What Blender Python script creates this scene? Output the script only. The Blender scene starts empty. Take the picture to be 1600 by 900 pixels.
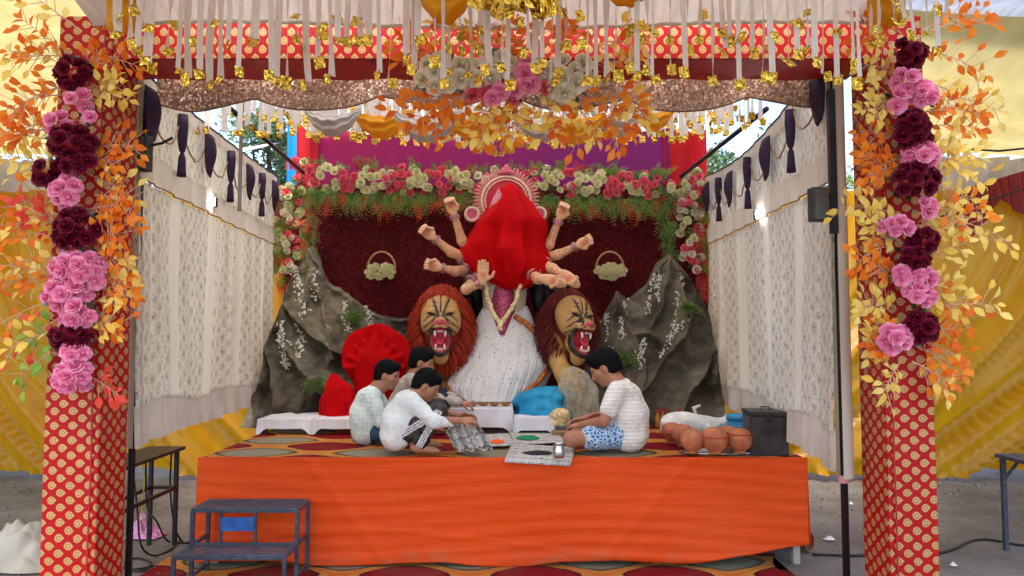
import bpy, math, random
import numpy as np
from mathutils import Vector, Matrix, Euler, noise as mnoise
random.seed(7); np.random.seed(7)
PI = math.pi
S = bpy.context.scene
C = S.collection

# ------------------------------------------------------------------ camera
CAM_Z = 1.75; FPX = 1150.0; PITCH = math.atan(70/FPX)
cd = bpy.data.cameras.new('camera'); cam = bpy.data.objects.new('camera', cd); C.objects.link(cam)
cam.location = (0, 0, CAM_Z); cam.rotation_euler = (PI/2 + PITCH, 0, 0)
cd.sensor_width = 36; cd.lens = FPX/1600*36; cd.clip_start = 0.05; cd.clip_end = 3000
S.camera = cam
# ------------------------------------------------------------------ sky, sun, exposure
SUN_EL = math.radians(66); SUN_AZ = math.radians(200)      # azimuth of the sun measured from +Y clockwise
w = bpy.data.worlds.new('World'); S.world = w; w.use_nodes = True
nt = w.node_tree; nt.nodes.clear()
sky = nt.nodes.new('ShaderNodeTexSky'); sky.sky_type = 'NISHITA'; sky.sun_disc = False
sky.sun_elevation = SUN_EL; sky.sun_rotation = SUN_AZ
sky.air_density = 1.0; sky.dust_density = 3.0; sky.ozone_density = 1.0
bg = nt.nodes.new('ShaderNodeBackground'); bg.inputs[1].default_value = 0.13
wo = nt.nodes.new('ShaderNodeOutputWorld')
nt.links.new(sky.outputs[0], bg.inputs[0]); nt.links.new(bg.outputs[0], wo.inputs[0])
sl = bpy.data.lights.new('sun', 'SUN'); sl.energy = 1.2; sl.angle = math.radians(25); sl.color = (1, .96, .9)
sun = bpy.data.objects.new('sun', sl); C.objects.link(sun)
sdir = Vector((math.sin(SUN_AZ)*math.cos(SUN_EL), math.cos(SUN_AZ)*math.cos(SUN_EL), math.sin(SUN_EL)))
sun.rotation_euler = sdir.to_track_quat('Z', 'Y').to_euler(); sun.location = (0, 0, 20)
S.view_settings.view_transform = 'Standard'; S.view_settings.look = 'None'
S.view_settings.gamma = 1; S.view_settings.use_curve_mapping = False
S.view_settings.exposure = 2.1
S.cycles.max_bounces = 6; S.cycles.diffuse_bounces = 4; S.cycles.transmission_bounces = 4; S.cycles.transparent_max_bounces = 8

# ------------------------------------------------------------------ planning helper: point of the place seen at (px,py) in the 1600x900 photo, at depth Y
FW = Vector((0, math.cos(PITCH), math.sin(PITCH))); UP = Vector((0, -math.sin(PITCH), math.cos(PITCH)))
def P(px, py, Y):
    d = Vector(((px-800)/FPX, 0, 0)) + UP*(-(py-450)/FPX) + FW
    t = Y/d.y
    return Vector((d.x*t, Y, CAM_Z + d.z*t))
def PX(px, Y): return P(px, 520, Y).x
def PZ(py, Y): return P(800, py, Y).z

# ------------------------------------------------------------------ node helpers
class E:
    def __init__(s, nt, sock): s.nt = nt; s.k = sock
    def _m(s, op, *a, clamp=False):
        n = s.nt.nodes.new('ShaderNodeMath'); n.operation = op; n.use_clamp = clamp
        for i, v in enumerate((s,)+a):
            if isinstance(v, E): s.nt.links.new(v.k, n.inputs[i])
            else: n.inputs[i].default_value = v
        return E(s.nt, n.outputs[0])
    def __add__(s, o): return s._m('ADD', o)
    def __sub__(s, o): return s._m('SUBTRACT', o)
    def __mul__(s, o): return s._m('MULTIPLY', o)
    def __truediv__(s, o): return s._m('DIVIDE', o)
    def frac(s): return s._m('FRACT')
    def sin(s): return s._m('SINE')
    def cos(s): return s._m('COSINE')
    def abs(s): return s._m('ABSOLUTE')
    def sqrt(s): return s._m('SQRT')
    def max(s, o): return s._m('MAXIMUM', o)
    def min(s, o): return s._m('MINIMUM', o)
    def lt(s, o): return s._m('LESS_THAN', o)
    def gt(s, o): return s._m('GREATER_THAN', o)
    def floor(s): return s._m('FLOOR')
    def step(s, a, b):   # smoothstep a..b -> 0..1
        n = s.nt.nodes.new('ShaderNodeMapRange'); n.interpolation_type = 'SMOOTHSTEP'
        s.nt.links.new(s.k, n.inputs[0]); n.inputs[1].default_value = a; n.inputs[2].default_value = b
        return E(s.nt, n.outputs[0])
class Mat:
    def __init__(s, name, rough=.6, metal=0., spec=.4):
        s.m = bpy.data.materials.new(name); s.m.use_nodes = True; s.nt = s.m.node_tree
        s.b = s.nt.nodes['Principled BSDF']; s.out = s.nt.nodes['Material Output']
        s.b.inputs['Roughness'].default_value = rough; s.b.inputs['Metallic'].default_value = metal
        s.b.inputs['Specular IOR Level'].default_value = spec
    def n(s, t): return s.nt.nodes.new(t)
    def l(s, a, b): s.nt.links.new(a, b)
    def uv(s):
        a = s.n('ShaderNodeUVMap'); a.uv_map = 'UVMap'; x = s.n('ShaderNodeSeparateXYZ'); s.l(a.outputs[0], x.inputs[0])
        return E(s.nt, x.outputs[0]), E(s.nt, x.outputs[1]), a.outputs[0]
    def obj(s):
        a = s.n('ShaderNodeTexCoord'); return a.outputs['Object']
    def noise(s, vec, scale, detail=3, rough=.55, sc3=None):
        if sc3:
            mp = s.n('ShaderNodeMapping'); mp.inputs['Scale'].default_value = sc3; s.l(vec, mp.inputs[0]); vec = mp.outputs[0]
        t = s.n('ShaderNodeTexNoise'); t.inputs['Scale'].default_value = scale; t.inputs['Detail'].default_value = detail
        t.inputs['Roughness'].default_value = rough; s.l(vec, t.inputs['Vector']); return E(s.nt, t.outputs[0])
    def vor(s, vec, scale, feat='F1', out=0):
        t = s.n('ShaderNodeTexVoronoi'); t.feature = feat; t.inputs['Scale'].default_value = scale; s.l(vec, t.inputs['Vector'])
        return t.outputs[out]
    def mix(s, f, a, b):
        n = s.n('ShaderNodeMix'); n.data_type = 'RGBA'
        if isinstance(f, E): s.l(f.k, n.inputs[0])
        else: n.inputs[0].default_value = f
        for v, i in ((a, 6), (b, 7)):
            if hasattr(v, 'is_linked'): s.l(v, n.inputs[i])
            else: n.inputs[i].default_value = (*v[:3], 1)
        return n.outputs[2]
    def col(s, sock):
        if hasattr(sock, 'is_linked'): s.l(sock, s.b.inputs['Base Color'])
        else: s.b.inputs['Base Color'].default_value = (*sock[:3], 1)
        s.c = sock
        return s
    def bump(s, h, strength=.3, dist=.01):
        n = s.n('ShaderNodeBump'); n.inputs['Strength'].default_value = strength; n.inputs['Distance'].default_value = dist
        s.l(h.k, n.inputs['Height']); s.l(n.outputs[0], s.b.inputs['Normal']); s.bn = n.outputs[0]; return s
    def trans(s, f, tint=None):
        t = s.n('ShaderNodeBsdfTranslucent'); mx = s.n('ShaderNodeMixShader'); mx.inputs[0].default_value = f
        v = tint if tint is not None else s.c
        if hasattr(v, 'is_linked'): s.l(v, t.inputs[0])
        else: t.inputs[0].default_value = (*v[:3], 1)
        s.l(s.b.outputs[0], mx.inputs[1]); s.l(t.outputs[0], mx.inputs[2]); s.l(mx.outputs[0], s.out.inputs[0]); return s
def sr(r, g, b):   # sRGB 0..255 -> linear
    f = lambda c: (c/255/12.92) if c/255 <= .04045 else ((c/255+.055)/1.055)**2.4
    return (f(r), f(g), f(b))
def mul(c, k): return tuple(min(1, x*k) for x in c)
MC = {}
def simple(name, c, rough=.6, metal=0, spec=.4, var=.25, nscale=6, bump=0, bscale=60, trans=0, sc3=None):
    if name in MC: return MC[name]
    m = Mat(name, rough, metal, spec); o = m.obj()
    nz = m.noise(o, nscale, 4, sc3=sc3)
    m.col(m.mix(nz.step(.3, .7), mul(c, 1-var), mul(c, 1+var*.6)))
    if bump: m.bump(m.noise(o, bscale, 3, sc3=sc3), bump, .01)
    if trans: m.trans(trans)
    MC[name] = m.m
    return m.m

# ------------------------------------------------------------------ mesh helpers
class MB:
    def __init__(s): s.v = []; s.f = []; s.uv = []
    def add(s, vs, fs, uv=None):
        o = len(s.v); s.v += [tuple(v) for v in vs]; s.uv += (list(uv) if uv else [(v[0], v[2]) for v in vs])
        s.f += [tuple(i+o for i in f) for f in fs]; return s
    def box(s, x0, x1, y0, y1, z0, z1):
        vs = [(x, y, z) for z in (z0, z1) for y in (y0, y1) for x in (x0, x1)]
        return s.add(vs, [(0, 2, 3, 1), (4, 5, 7, 6), (0, 1, 5, 4), (2, 6, 7, 3), (0, 4, 6, 2), (1, 3, 7, 5)])
    def boxuv(s, x0, x1, y0, y1, z0, z1, rot=False, n=1):
        def face(a, b, c, d, ul, vl, uo):
            q = [(uo, 0), (uo+ul, 0), (uo+ul, vl), (uo, vl)]
            if rot: q = [(v, u) for u, v in q]
            s.add([a, b, c, d], [(0, 1, 2, 3)], q)
        X, Y, Z = x1-x0, y1-y0, z1-z0
        face((x0, y0, z0), (x1, y0, z0), (x1, y0, z1), (x0, y0, z1), X, Z, 0)
        face((x1, y0, z0), (x1, y1, z0), (x1, y1, z1), (x1, y0, z1), Y, Z, X)
        face((x1, y1, z0), (x0, y1, z0), (x0, y1, z1), (x1, y1, z1), X, Z, X+Y)
        face((x0, y1, z0), (x0, y0, z0), (x0, y0, z1), (x0, y1, z1), Y, Z, 2*X+Y)
        face((x0, y1, z0), (x1, y1, z0), (x1, y0, z0), (x0, y0, z0), X, Y, 0)
        face((x0, y0, z1), (x1, y0, z1), (x1, y1, z1), (x0, y1, z1), X, Y, 0)
        return s
    def bar(s, p0, p1, w, h=None, up=(0, 0, 1)):
        h = h or w; p0 = Vector(p0); p1 = Vector(p1); d = (p1-p0).normalized(); u = Vector(up)
        if abs(d.dot(u)) > .95: u = Vector((0, 1, 0))
        a = d.cross(u).normalized()*w/2; b = a.cross(d).normalized()*h/2
        vs = [p+sx*a+sy*b for p in (p0, p1) for sx, sy in ((-1, -1), (1, -1), (1, 1), (-1, 1))]
        return s.add(vs, [(3, 2, 1, 0), (4, 5, 6, 7), (0, 1, 5, 4), (1, 2, 6, 5), (2, 3, 7, 6), (3, 0, 4, 7)])
    def tube(s, pts, r, n=8, cap=True):
        pts = [Vector(p) for p in pts]; rs = r if isinstance(r, (list, tuple)) else [r]*len(pts)
        vs = []; fs = []; prev = None
        for i, p in enumerate(pts):
            d = (pts[min(i+1, len(pts)-1)]-pts[max(i-1, 0)]).normalized()
            if prev is None: a = d.orthogonal().normalized()
            else:
                a = prev-d*prev.dot(d); a = a.normalized() if a.length > 1e-6 else d.orthogonal().normalized()
            prev = a; b = d.cross(a)
            for k in range(n): t = 2*PI*k/n; vs.append(p+(a*math.cos(t)+b*math.sin(t))*rs[i])
        for i in range(len(pts)-1):
            for k in range(n): fs.append((i*n+k, i*n+(k+1) % n, (i+1)*n+(k+1) % n, (i+1)*n+k))
        if cap: fs.append(tuple(range(n-1, -1, -1))); fs.append(tuple((len(pts)-1)*n+k for k in range(n)))
        return s.add(vs, fs)
    def lathe(s, prof, n=20, c=(0, 0, 0), caps=(True, True), sx=1, sy=1):
        vs = []; fs = []
        for r, z in prof:
            for k in range(n): t = 2*PI*k/n; vs.append((c[0]+r*sx*math.cos(t), c[1]+r*sy*math.sin(t), c[2]+z))
        m = len(prof)
        for i in range(m-1):
            for k in range(n): fs.append((i*n+k, i*n+(k+1) % n, (i+1)*n+(k+1) % n, (i+1)*n+k))
        if caps[0]: fs.append(tuple(range(n-1, -1, -1)))
        if caps[1]: fs.append(tuple((m-1)*n+k for k in range(n)))
        return s.add(vs, fs)
    def grid(s, nu, nv, fn, uvfn=None, wrap=False):
        vs = []; uv = []; fs = []
        cu = nu if wrap else nu+1
        for j in range(nv+1):
            for i in range(cu):
                u, v = i/nu, j/nv; p = fn(u, v); vs.append(tuple(p)); uv.append(uvfn(u, v) if uvfn else (u, v))
        for j in range(nv):
            for i in range(nu):
                i2 = (i+1) % cu if wrap else i+1
                fs.append((j*cu+i, j*cu+i2, (j+1)*cu+i2, (j+1)*cu+i))
        return s.add(vs, fs, uv)
    def ell(s, c, r, nu=10, nv=7):
        c = Vector(c)
        return s.grid(nu, nv, lambda u, v: (c.x+r[0]*math.cos(2*PI*u)*math.sin(PI*(.02+.96*v)), c.y+r[1]*math.sin(2*PI*u)*math.sin(PI*(.02+.96*v)), c.z-r[2]*math.cos(PI*(.02+.96*v))), wrap=True)
    def mesh(s, name, mat=None, smooth=False, off=None):
        me = bpy.data.meshes.new(name); vs = s.v
        if off is not None: vs = [(v[0]-off[0], v[1]-off[1], v[2]-off[2]) for v in vs]
        me.from_pydata(vs, [], s.f)
        uvl = me.uv_layers.new(name='UVMap')
        li = np.empty(len(me.loops), dtype=np.int32); me.loops.foreach_get('vertex_index', li)
        uvl.data.foreach_set('uv', np.array(s.uv, dtype=np.float32)[li].ravel())
        if smooth: me.polygons.foreach_set('use_smooth', np.ones(len(me.polygons), dtype=bool))
        if mat: me.materials.append(mat)
        me.update(); return me
def wloc(o):
    v = Vector((0, 0, 0))
    while o: v += o.location; o = o.parent
    return v
def place(name, me, parent=None, loc=(0, 0, 0), rot=None, sc=None):
    o = bpy.data.objects.new(name, me); C.objects.link(o); o.parent = parent; o.location = loc
    if rot is not None:
        if hasattr(rot, 'to_euler'): rot = rot.to_euler()
        o.rotation_euler = rot
    if sc is not None: o.scale = sc if hasattr(sc, '__len__') else (sc,)*3
    return o
def part(name, mb, mat, parent=None, smooth=False, local=False, solid=0, bevel=0, kind=None):
    """one mesh object; vertices are given in world metres unless local"""
    off = None if (local or parent is None) else wloc(parent)
    o = place(name, mb.mesh(name, mat, smooth, off), parent)
    if solid: md = o.modifiers.new('thick', 'SOLIDIFY'); md.thickness = solid; md.offset = 0
    if bevel: md = o.modifiers.new('bevel', 'BEVEL'); md.width = bevel; md.segments = 2; md.limit_method = 'ANGLE'
    if kind: o['kind'] = kind
    return o
def tag(o, label, cat, group=None):
    o['label'] = label; o['category'] = cat
    if group: o['group'] = group
    return o
def thing(name, label, cat, loc=(0, 0, 0), rotz=0, group=None):
    o = place(name, None, None, loc, (0, 0, rotz)); o.empty_display_size = .1
    return tag(o, label, cat, group)
def struct(o): o['kind'] = 'structure'; return o
_o1 = 'first second third fourth fifth sixth seventh eighth ninth tenth eleventh twelfth thirteenth fourteenth fifteenth sixteenth seventeenth eighteenth nineteenth'.split()
_t1 = 'zero one two three four five six seven eight nine'.split()
_tens = {2: ('twenty', 'twentieth'), 3: ('thirty', 'thirtieth'), 4: ('forty', 'fortieth'), 5: ('fifty', 'fiftieth'), 6: ('sixty', 'sixtieth'), 7: ('seventy', 'seventieth'), 8: ('eighty', 'eightieth'), 9: ('ninety', 'ninetieth')}
def ordw(n):
    if n < 20: return _o1[n-1]
    if n >= 100: return ('hundredth' if n == 100 else 'hundred and '+ordw(n-100))
    t, u = divmod(n, 10)
    return _tens[t][1] if u == 0 else _tens[t][0]+'-'+_o1[u-1]

# ------------------------------------------------------------------ implicit-surface sculpting (smooth unions meshed by surface nets)
class SDF:
    def __init__(s): s.p = []
    def cap(s, a, b, r1, r2=None, k=.03, sub=False): s.p.append(('c', np.array(a, float), np.array(b, float), r1, r2 if r2 is not None else r1, k, sub)); return s
    def ell(s, c, r, k=.03, sub=False, R=None): s.p.append(('e', np.array(c, float), np.array(r, float), R, 0, k, sub)); return s
    def chain(s, pts, rs, k=.03):
        for i in range(len(pts)-1): s.cap(pts[i], pts[i+1], rs[i], rs[i+1], k)
        return s
    def bounds(s):
        lo = np.full(3, 1e9); hi = -lo
        for q in s.p:
            if q[6]: continue
            if q[0] == 'c': m = max(q[3], q[4]); a = np.minimum(q[1], q[2])-m; b = np.maximum(q[1], q[2])+m
            else: m = q[2].max() if q[3] is not None else q[2]; a = q[1]-m; b = q[1]+m
            lo = np.minimum(lo, a); hi = np.maximum(hi, b)
        return lo, hi
    def field(s, h):
        lo, hi = s.bounds(); lo = lo-4*h-.02; hi = hi+4*h+.02
        n = np.ceil((hi-lo)/h).astype(int)+1
        F = np.full(n, .25, np.float32)
        ax = [lo[i]+h*np.arange(n[i], dtype=np.float32) for i in range(3)]
        for q in s.p:
            k = q[5]
            if q[0] == 'c': m = max(q[3], q[4]); a = np.minimum(q[1], q[2])-m; b = np.maximum(q[1], q[2])+m
            else: m = q[2].max(); a = q[1]-m; b = q[1]+m
            pad = k*1.5+3*h+.01
            i0 = np.clip(((a-pad-lo)/h).astype(int), 0, n-1); i1 = np.clip(((b+pad-lo)/h).astype(int)+2, 1, n)
            sl = tuple(slice(i0[i], i1[i]) for i in range(3))
            X = ax[0][sl[0]][:, None, None]; Y = ax[1][sl[1]][None, :, None]; Z = ax[2][sl[2]][None, None, :]
            if q[0] == 'c':
                A, B = q[1], q[2]; d = B-A; L = max(float(d@d), 1e-9)
                px, py, pz = X-A[0], Y-A[1], Z-A[2]
                t = np.clip((px*d[0]+py*d[1]+pz*d[2])/L, 0, 1)
                D = np.sqrt((px-t*d[0])**2+(py-t*d[1])**2+(pz-t*d[2])**2)-(q[3]+(q[4]-q[3])*t)
            else:
                px, py, pz = X-q[1][0], Y-q[1][1], Z-q[1][2]
                if q[3] is not None:
                    R = q[3]; px, py, pz = (R[0][0]*px+R[0][1]*py+R[0][2]*pz, R[1][0]*px+R[1][1]*py+R[1][2]*pz, R[2][0]*px+R[2][1]*py+R[2][2]*pz)
                r = q[2]
                k0 = np.sqrt((px/r[0])**2+(py/r[1])**2+(pz/r[2])**2); k1 = np.sqrt((px/r[0]**2)**2+(py/r[1]**2)**2+(pz/r[2]**2)**2)
                D = k0*(k0-1)/np.maximum(k1, 1e-6)
            G = F[sl]
            if q[6]:
                D = -D; hh = np.clip(.5-.5*(D-G)/k*-1, 0, 1) if False else np.clip(.5+.5*(D-G)/k, 0, 1)
                F[sl] = G*(1-hh)+D*hh+k*hh*(1-hh)
            else:
                hh = np.clip(.5+.5*(G-D)/k, 0, 1); F[sl] = G*(1-hh)+D*hh-k*hh*(1-hh)
        return F, lo, h
    def mesh(s, name, h=.008, mat=None, colfn=None, cut=None, warp=None):
        F, lo, h = s.field(h)
        if cut is not None:
            n = F.shape; g = np.meshgrid(*[lo[i]+h*np.arange(n[i]) for i in range(3)], indexing='ij', sparse=True)
            F = np.maximum(F, cut(*g)).astype(np.float32)
        V, Q = surfnet(F); V = V*h+lo
        if warp is not None: V = warp(V)
        me = bpy.data.meshes.new(name); me.vertices.add(len(V)); me.vertices.foreach_set('co', V.astype(np.float32).ravel())
        me.loops.add(len(Q)*4); me.loops.foreach_set('vertex_index', Q.astype(np.int32).ravel())
        me.polygons.add(len(Q)); me.polygons.foreach_set('loop_start', np.arange(0, len(Q)*4, 4, dtype=np.int32))
        me.polygons.foreach_set('use_smooth', np.ones(len(Q), dtype=bool))
        me.update(calc_edges=True); me.validate()
        if colfn is not None:
            c = np.ones((len(V), 4), np.float32); c[:, :3] = colfn(V)
            at = me.color_attributes.new('Col', 'FLOAT_COLOR', 'POINT'); at.data.foreach_set('color', c.ravel())
        if mat: me.materials.append(mat)
        return me
def surfnet(F):
    sg = F < 0; n = np.array(F.shape)
    cnt = np.zeros(n-1, np.int8)
    for dx in (0, 1):
        for dy in (0, 1):
            for dz in (0, 1): cnt += sg[dx:n[0]-1+dx, dy:n[1]-1+dy, dz:n[2]-1+dz]
    act = np.argwhere((cnt > 0) & (cnt < 8))
    idx = np.full(n-1, -1, np.int64); idx[tuple(act.T)] = np.arange(len(act))
    acc = np.zeros((len(act), 3)); num = np.zeros(len(act))
    cs = [(a, b, c) for a in (0, 1) for b in (0, 1) for c in (0, 1)]
    for a in cs:
        for ax in range(3):
            if a[ax]: continue
            b = list(a); b[ax] = 1
            f0 = F[act[:, 0]+a[0], act[:, 1]+a[1], act[:, 2]+a[2]]; f1 = F[act[:, 0]+b[0], act[:, 1]+b[1], act[:, 2]+b[2]]
            m = (f0 < 0) != (f1 < 0); t = f0[m]/(f0[m]-f1[m])
            q = np.tile(np.array(a, float), (m.sum(), 1)); q[:, ax] += t; acc[m] += q; num[m] += 1
    V = act+acc/num[:, None]
    Q = []
    for ax in range(3):
        s0 = [slice(1, -1)]*3; s0[ax] = slice(0, -1); s1 = list(s0); s1[ax] = slice(1, None)
        a = sg[tuple(s0)]; b = sg[tuple(s1)]
        for flip, m in ((False, a & ~b), (True, ~a & b)):
            p = np.argwhere(m)
            if not len(p): continue
            p = p+np.array([0 if i == ax else 1 for i in range(3)])
            u, v = (ax+1) % 3, (ax+2) % 3
            def cell(du, dv):
                c = p.copy(); c[:, u] -= du; c[:, v] -= dv; return idx[c[:, 0], c[:, 1], c[:, 2]]
            q = np.stack([cell(1, 1), cell(0, 1), cell(0, 0), cell(1, 0)], 1)
            Q.append(q[:, ::-1] if flip else q)
    Q = np.concatenate(Q); Q = Q[(Q >= 0).all(1)]
    return V, Q
def paintmat(name, rough=.55, spec=.35, bump=0, bscale=50):
    m = Mat(name, rough, 0, spec); a = m.n('ShaderNodeVertexColor'); a.layer_name = 'Col'
    nz = m.noise(m.obj(), 18, 4)
    m.col(m.mix(nz.step(.35, .7)*.22, a.outputs[0], mul((.3, .22, .16), 1)))
    if bump: m.bump(m.noise(m.obj(), bscale, 3), bump, .01)
    return m.m
def nz(x, y, z, s=1.): return mnoise.noise(Vector((x*s, y*s, z*s)))
# ================================================================== MATERIALS OF THE LARGE CLOTHS
def brocade():
    m = Mat('red_brocade', .52, 0, .22); u, v, vec = m.uv(); pu, pv = .105, .084
    def motif(o):
        qx = ((u/pu+o).frac()-.5)*pu; qy = ((v/pv+o).frac()-.5)*pv
        d = (qx*qx+qy*qy).sqrt(); dt = qy.abs()*.702+qx*.712-.0225
        sh = (d-.0225).min(dt.max(qx*-1.+.016)); return sh, d
    s1, d1 = motif(0.); s2, d2 = motif(.5)
    mask = s1.min(s2)._m('MULTIPLY', -1).step(-.0008, .0012)
    d = d1.min(d2); ring = ((d-.0115).abs()).step(.0032, .0008)
    thread = m.noise(vec, 260, 2, sc3=(1, 6, 1)).step(.3, .7)
    red = m.mix(thread, sr(146, 8, 12), sr(188, 20, 22))
    gold = m.mix(thread, sr(172, 126, 76), sr(222, 186, 130)); gold = m.mix(ring*.75, gold, sr(146, 80, 44))
    m.col(m.mix(mask, red, gold)); m.l((mask*.45).k, m.b.inputs['Metallic'])
    wr = m.noise(vec, 9, 3, sc3=(.5, 2.2, 1)); m.bump(wr+mask*.06+thread*.05, .35, .012)
    return m.m
BROC = brocade()
REDCLOTH = simple('plain_red_cloth', sr(172, 26, 24), .55, var=.3, nscale=14, bump=.3, bscale=40, sc3=(1, 1, 4))
def cloth(name, c1, c2, rough=.5, tr=.3, folds=(1.5, 1, .25), spec=.3):
    m = Mat(name, rough, 0, spec); o = m.obj(); a = m.noise(o, 3, 4, sc3=folds); b = m.noise(o, 140, 2)
    m.col(m.mix(a.step(.3, .72), c1, c2)); m.bump(a+b*.15, .25, .02)
    if tr: m.trans(tr)
    return m.m
YELLOW = cloth('gold_yellow_satin', sr(204, 144, 14), sr(214, 156, 22), .32, .5, (2.5, 1, .12), spec=.5)
PALE = cloth('pale_yellow_cloth', sr(206, 188, 122), sr(220, 204, 140), .6, .35)
WHITEC = cloth('white_pleated_cloth', sr(190, 180, 168), sr(212, 202, 190), .7, .22, (6, .6, 1))
BRIGHTY = cloth('bright_yellow_swag_cloth', sr(236, 168, 22), sr(248, 196, 48), .45, .55)
GREYC = cloth('grey_white_cloth', sr(150, 156, 172), sr(178, 182, 194), .7, .35, (6, .6, 1))
def orange_mat():
    m = Mat('orange_stage_cloth', .6, 0, .25); o = m.obj(); cr = m.noise(o, 3, 5, .6, sc3=(.5, .5, 9)); wv = m.noise(o, 160, 2, sc3=(1, 1, 3)); st_ = m.noise(o, 1.1, 4)
    x = m.n('ShaderNodeSeparateXYZ'); m.l(o, x.inputs[0]); dust = E(m.nt, x.outputs[2]).step(.22, .02)*m.noise(o, 5, 4).step(.35, .7)*.45
    c = m.mix(cr.step(.25, .75), sr(218, 68, 5), sr(230, 80, 9)); c = m.mix(st_.step(.45, .75)*.35, c, sr(214, 84, 26)); c = m.mix(dust, c, sr(170, 110, 78))
    m.col(c); m.bump(cr+wv*.2, .4, .02); return m.m
ORANGE = orange_mat()
MAROONC = cloth('maroon_satin', sr(126, 22, 22), sr(150, 34, 30), .4, .2)
CREAMB = cloth('cream_trim_cloth', sr(206, 196, 180), sr(224, 214, 200), .6, .3)
def carpet():
    m = Mat('ogee_carpet', .95, 0, .1); u, v, vec = m.uv(); n1 = m.noise(vec, 5, 2)*.06; k = 2*PI
    f = ((u+n1)*(k/.95)).cos()+((v+n1)*(k/.66)).cos()
    fz = m.noise(vec, 220, 2).step(.3, .7)
    grey = m.mix(fz, sr(112, 106, 84), sr(162, 156, 132)); mar = m.mix(fz, sr(96, 12, 18), sr(148, 26, 34))
    dark = m.mix(fz, sr(48, 16, 26), sr(70, 24, 34)); gold = m.mix(fz, sr(168, 104, 40), sr(212, 152, 78))
    inner = m.mix(f.step(-.8, -.42), mar, dark); gi = m.mix(f.step(.55, .95), mul(sr(84, 74, 60), 1), grey)
    base = m.mix(f.gt(0), inner, gi); band = f.abs().step(.46, .38)
    core = f.abs().step(.14, .06); gold = m.mix(core*.6, gold, sr(190, 96, 34))
    dirt = m.noise(vec, 2.4, 5).step(.45, .8)*.35
    m.col(m.mix(dirt, m.mix(band, base, gold), sr(120, 100, 80))); m.bump(fz, .4, .006)
    return m.m
CARPET = carpet()
def lace():
    m = Mat('lace_net', .8, 0, .2); u, v, vec = m.uv()
    wob = m.noise(vec, 5, 3)*.09; uu = u+wob; vv = v+m.noise(vec, 7, 3)*.08
    band = ((uu/.86).frac()-.44).abs().step(.44, .40)           # embroidered strips between plain ones
    cell = E(m.nt, m.vor(vec, 80, 'DISTANCE_TO_EDGE')).step(.12, .03)
    def drop(o, o2):
        qx = ((uu/.095+o).frac()-.5)*.095; qy = ((vv/.135+o2).frac()-.5)*.135
        d = ((qx*1.9)._m('POWER', 2)+(qy*qy)).sqrt(); return ((d-.030).abs()).step(.013, .005)*(qx*14.+.75).min(1.).max(.15)*m.noise(vec, 22, 2).step(.34, .5), d.step(.024, .013)
    qd = m.noise(vec, 60, 2).step(.45, .58)
    r1, i1 = drop(0., 0.); r2, i2 = drop(.5, .5)
    scroll = (m.noise(vec, 26, 3)-.5).abs().step(.05, .02)
    pat = (r1.max(r2)*.50).max(i1.max(i2)*(qd*.6+.4)*.8).max(cell*.14).max(scroll*.24)*band
    hole = ((vv/.075).frac()-.5).abs().step(.12, .05)*.25
    m.col(m.mix(pat, m.mix(m.noise(vec, 2.5, 4, sc3=(3, .3, 1)).step(.3, .7), sr(222, 214, 198), sr(238, 232, 220)), sr(108, 92, 74)))
    m.bump(pat*.6+m.noise(vec, 90, 2)*.2, .5, .008); m.trans(.4)
    return m.m
LACE = lace()
def sequin(name, c1, c2, scale, rough=.25, thr=(.78, .9), metal=.45, ek=.7):
    m = Mat(name, rough, metal, .6 if metal > .2 else .15); o = m.obj()
    t = m.n('ShaderNodeTexVoronoi'); t.inputs['Scale'].default_value = scale; m.l(o, t.inputs['Vector'])
    sp = m.n('ShaderNodeSeparateColor'); m.l(t.outputs['Color'], sp.inputs[0]); r = E(m.nt, sp.outputs[0])
    edge = E(m.nt, t.outputs['Distance']).step(.35, .6)
    m.col(m.mix(edge*ek, m.mix(r.step(*thr), c1, c2), mul(c1, .35)))
    # each sequin leans its own way
    vm = m.n('ShaderNodeVectorMath'); vm.operation = 'SUBTRACT'; m.l(t.outputs['Color'], vm.inputs[0]); vm.inputs[1].default_value = (.5, .5, .5)
    sc = m.n('ShaderNodeVectorMath'); sc.operation = 'SCALE'; m.l(vm.outputs[0], sc.inputs[0]); sc.inputs['Scale'].default_value = .9
    g = m.n('ShaderNodeNewGeometry'); ad = m.n('ShaderNodeVectorMath'); ad.operation = 'ADD'; m.l(g.outputs['Normal'], ad.inputs[0]); m.l(sc.outputs[0], ad.inputs[1])
    nm = m.n('ShaderNodeVectorMath'); nm.operation = 'NORMALIZE'; m.l(ad.outputs[0], nm.inputs[0]); m.l(nm.outputs[0], m.b.inputs['Normal'])
    return m.m
SEQ_MAROON = sequin('maroon_sequin_cloth', sr(84, 2, 8), sr(150, 14, 18), 75, .6, (.9, .97), .05, .3)
SEQ_ROSE = sequin('rose_gold_sequin_cloth', sr(190, 152, 124), sr(246, 228, 206), 75, .45, (.55, .85), .3, .5)
STEEL = simple('black_painted_steel', sr(38, 38, 42), .45, .3, var=.3, nscale=25)
GREYST = simple('grey_blue_painted_steel', sr(72, 80, 96), .5, .3, var=.35, nscale=18, bump=.1)
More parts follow.
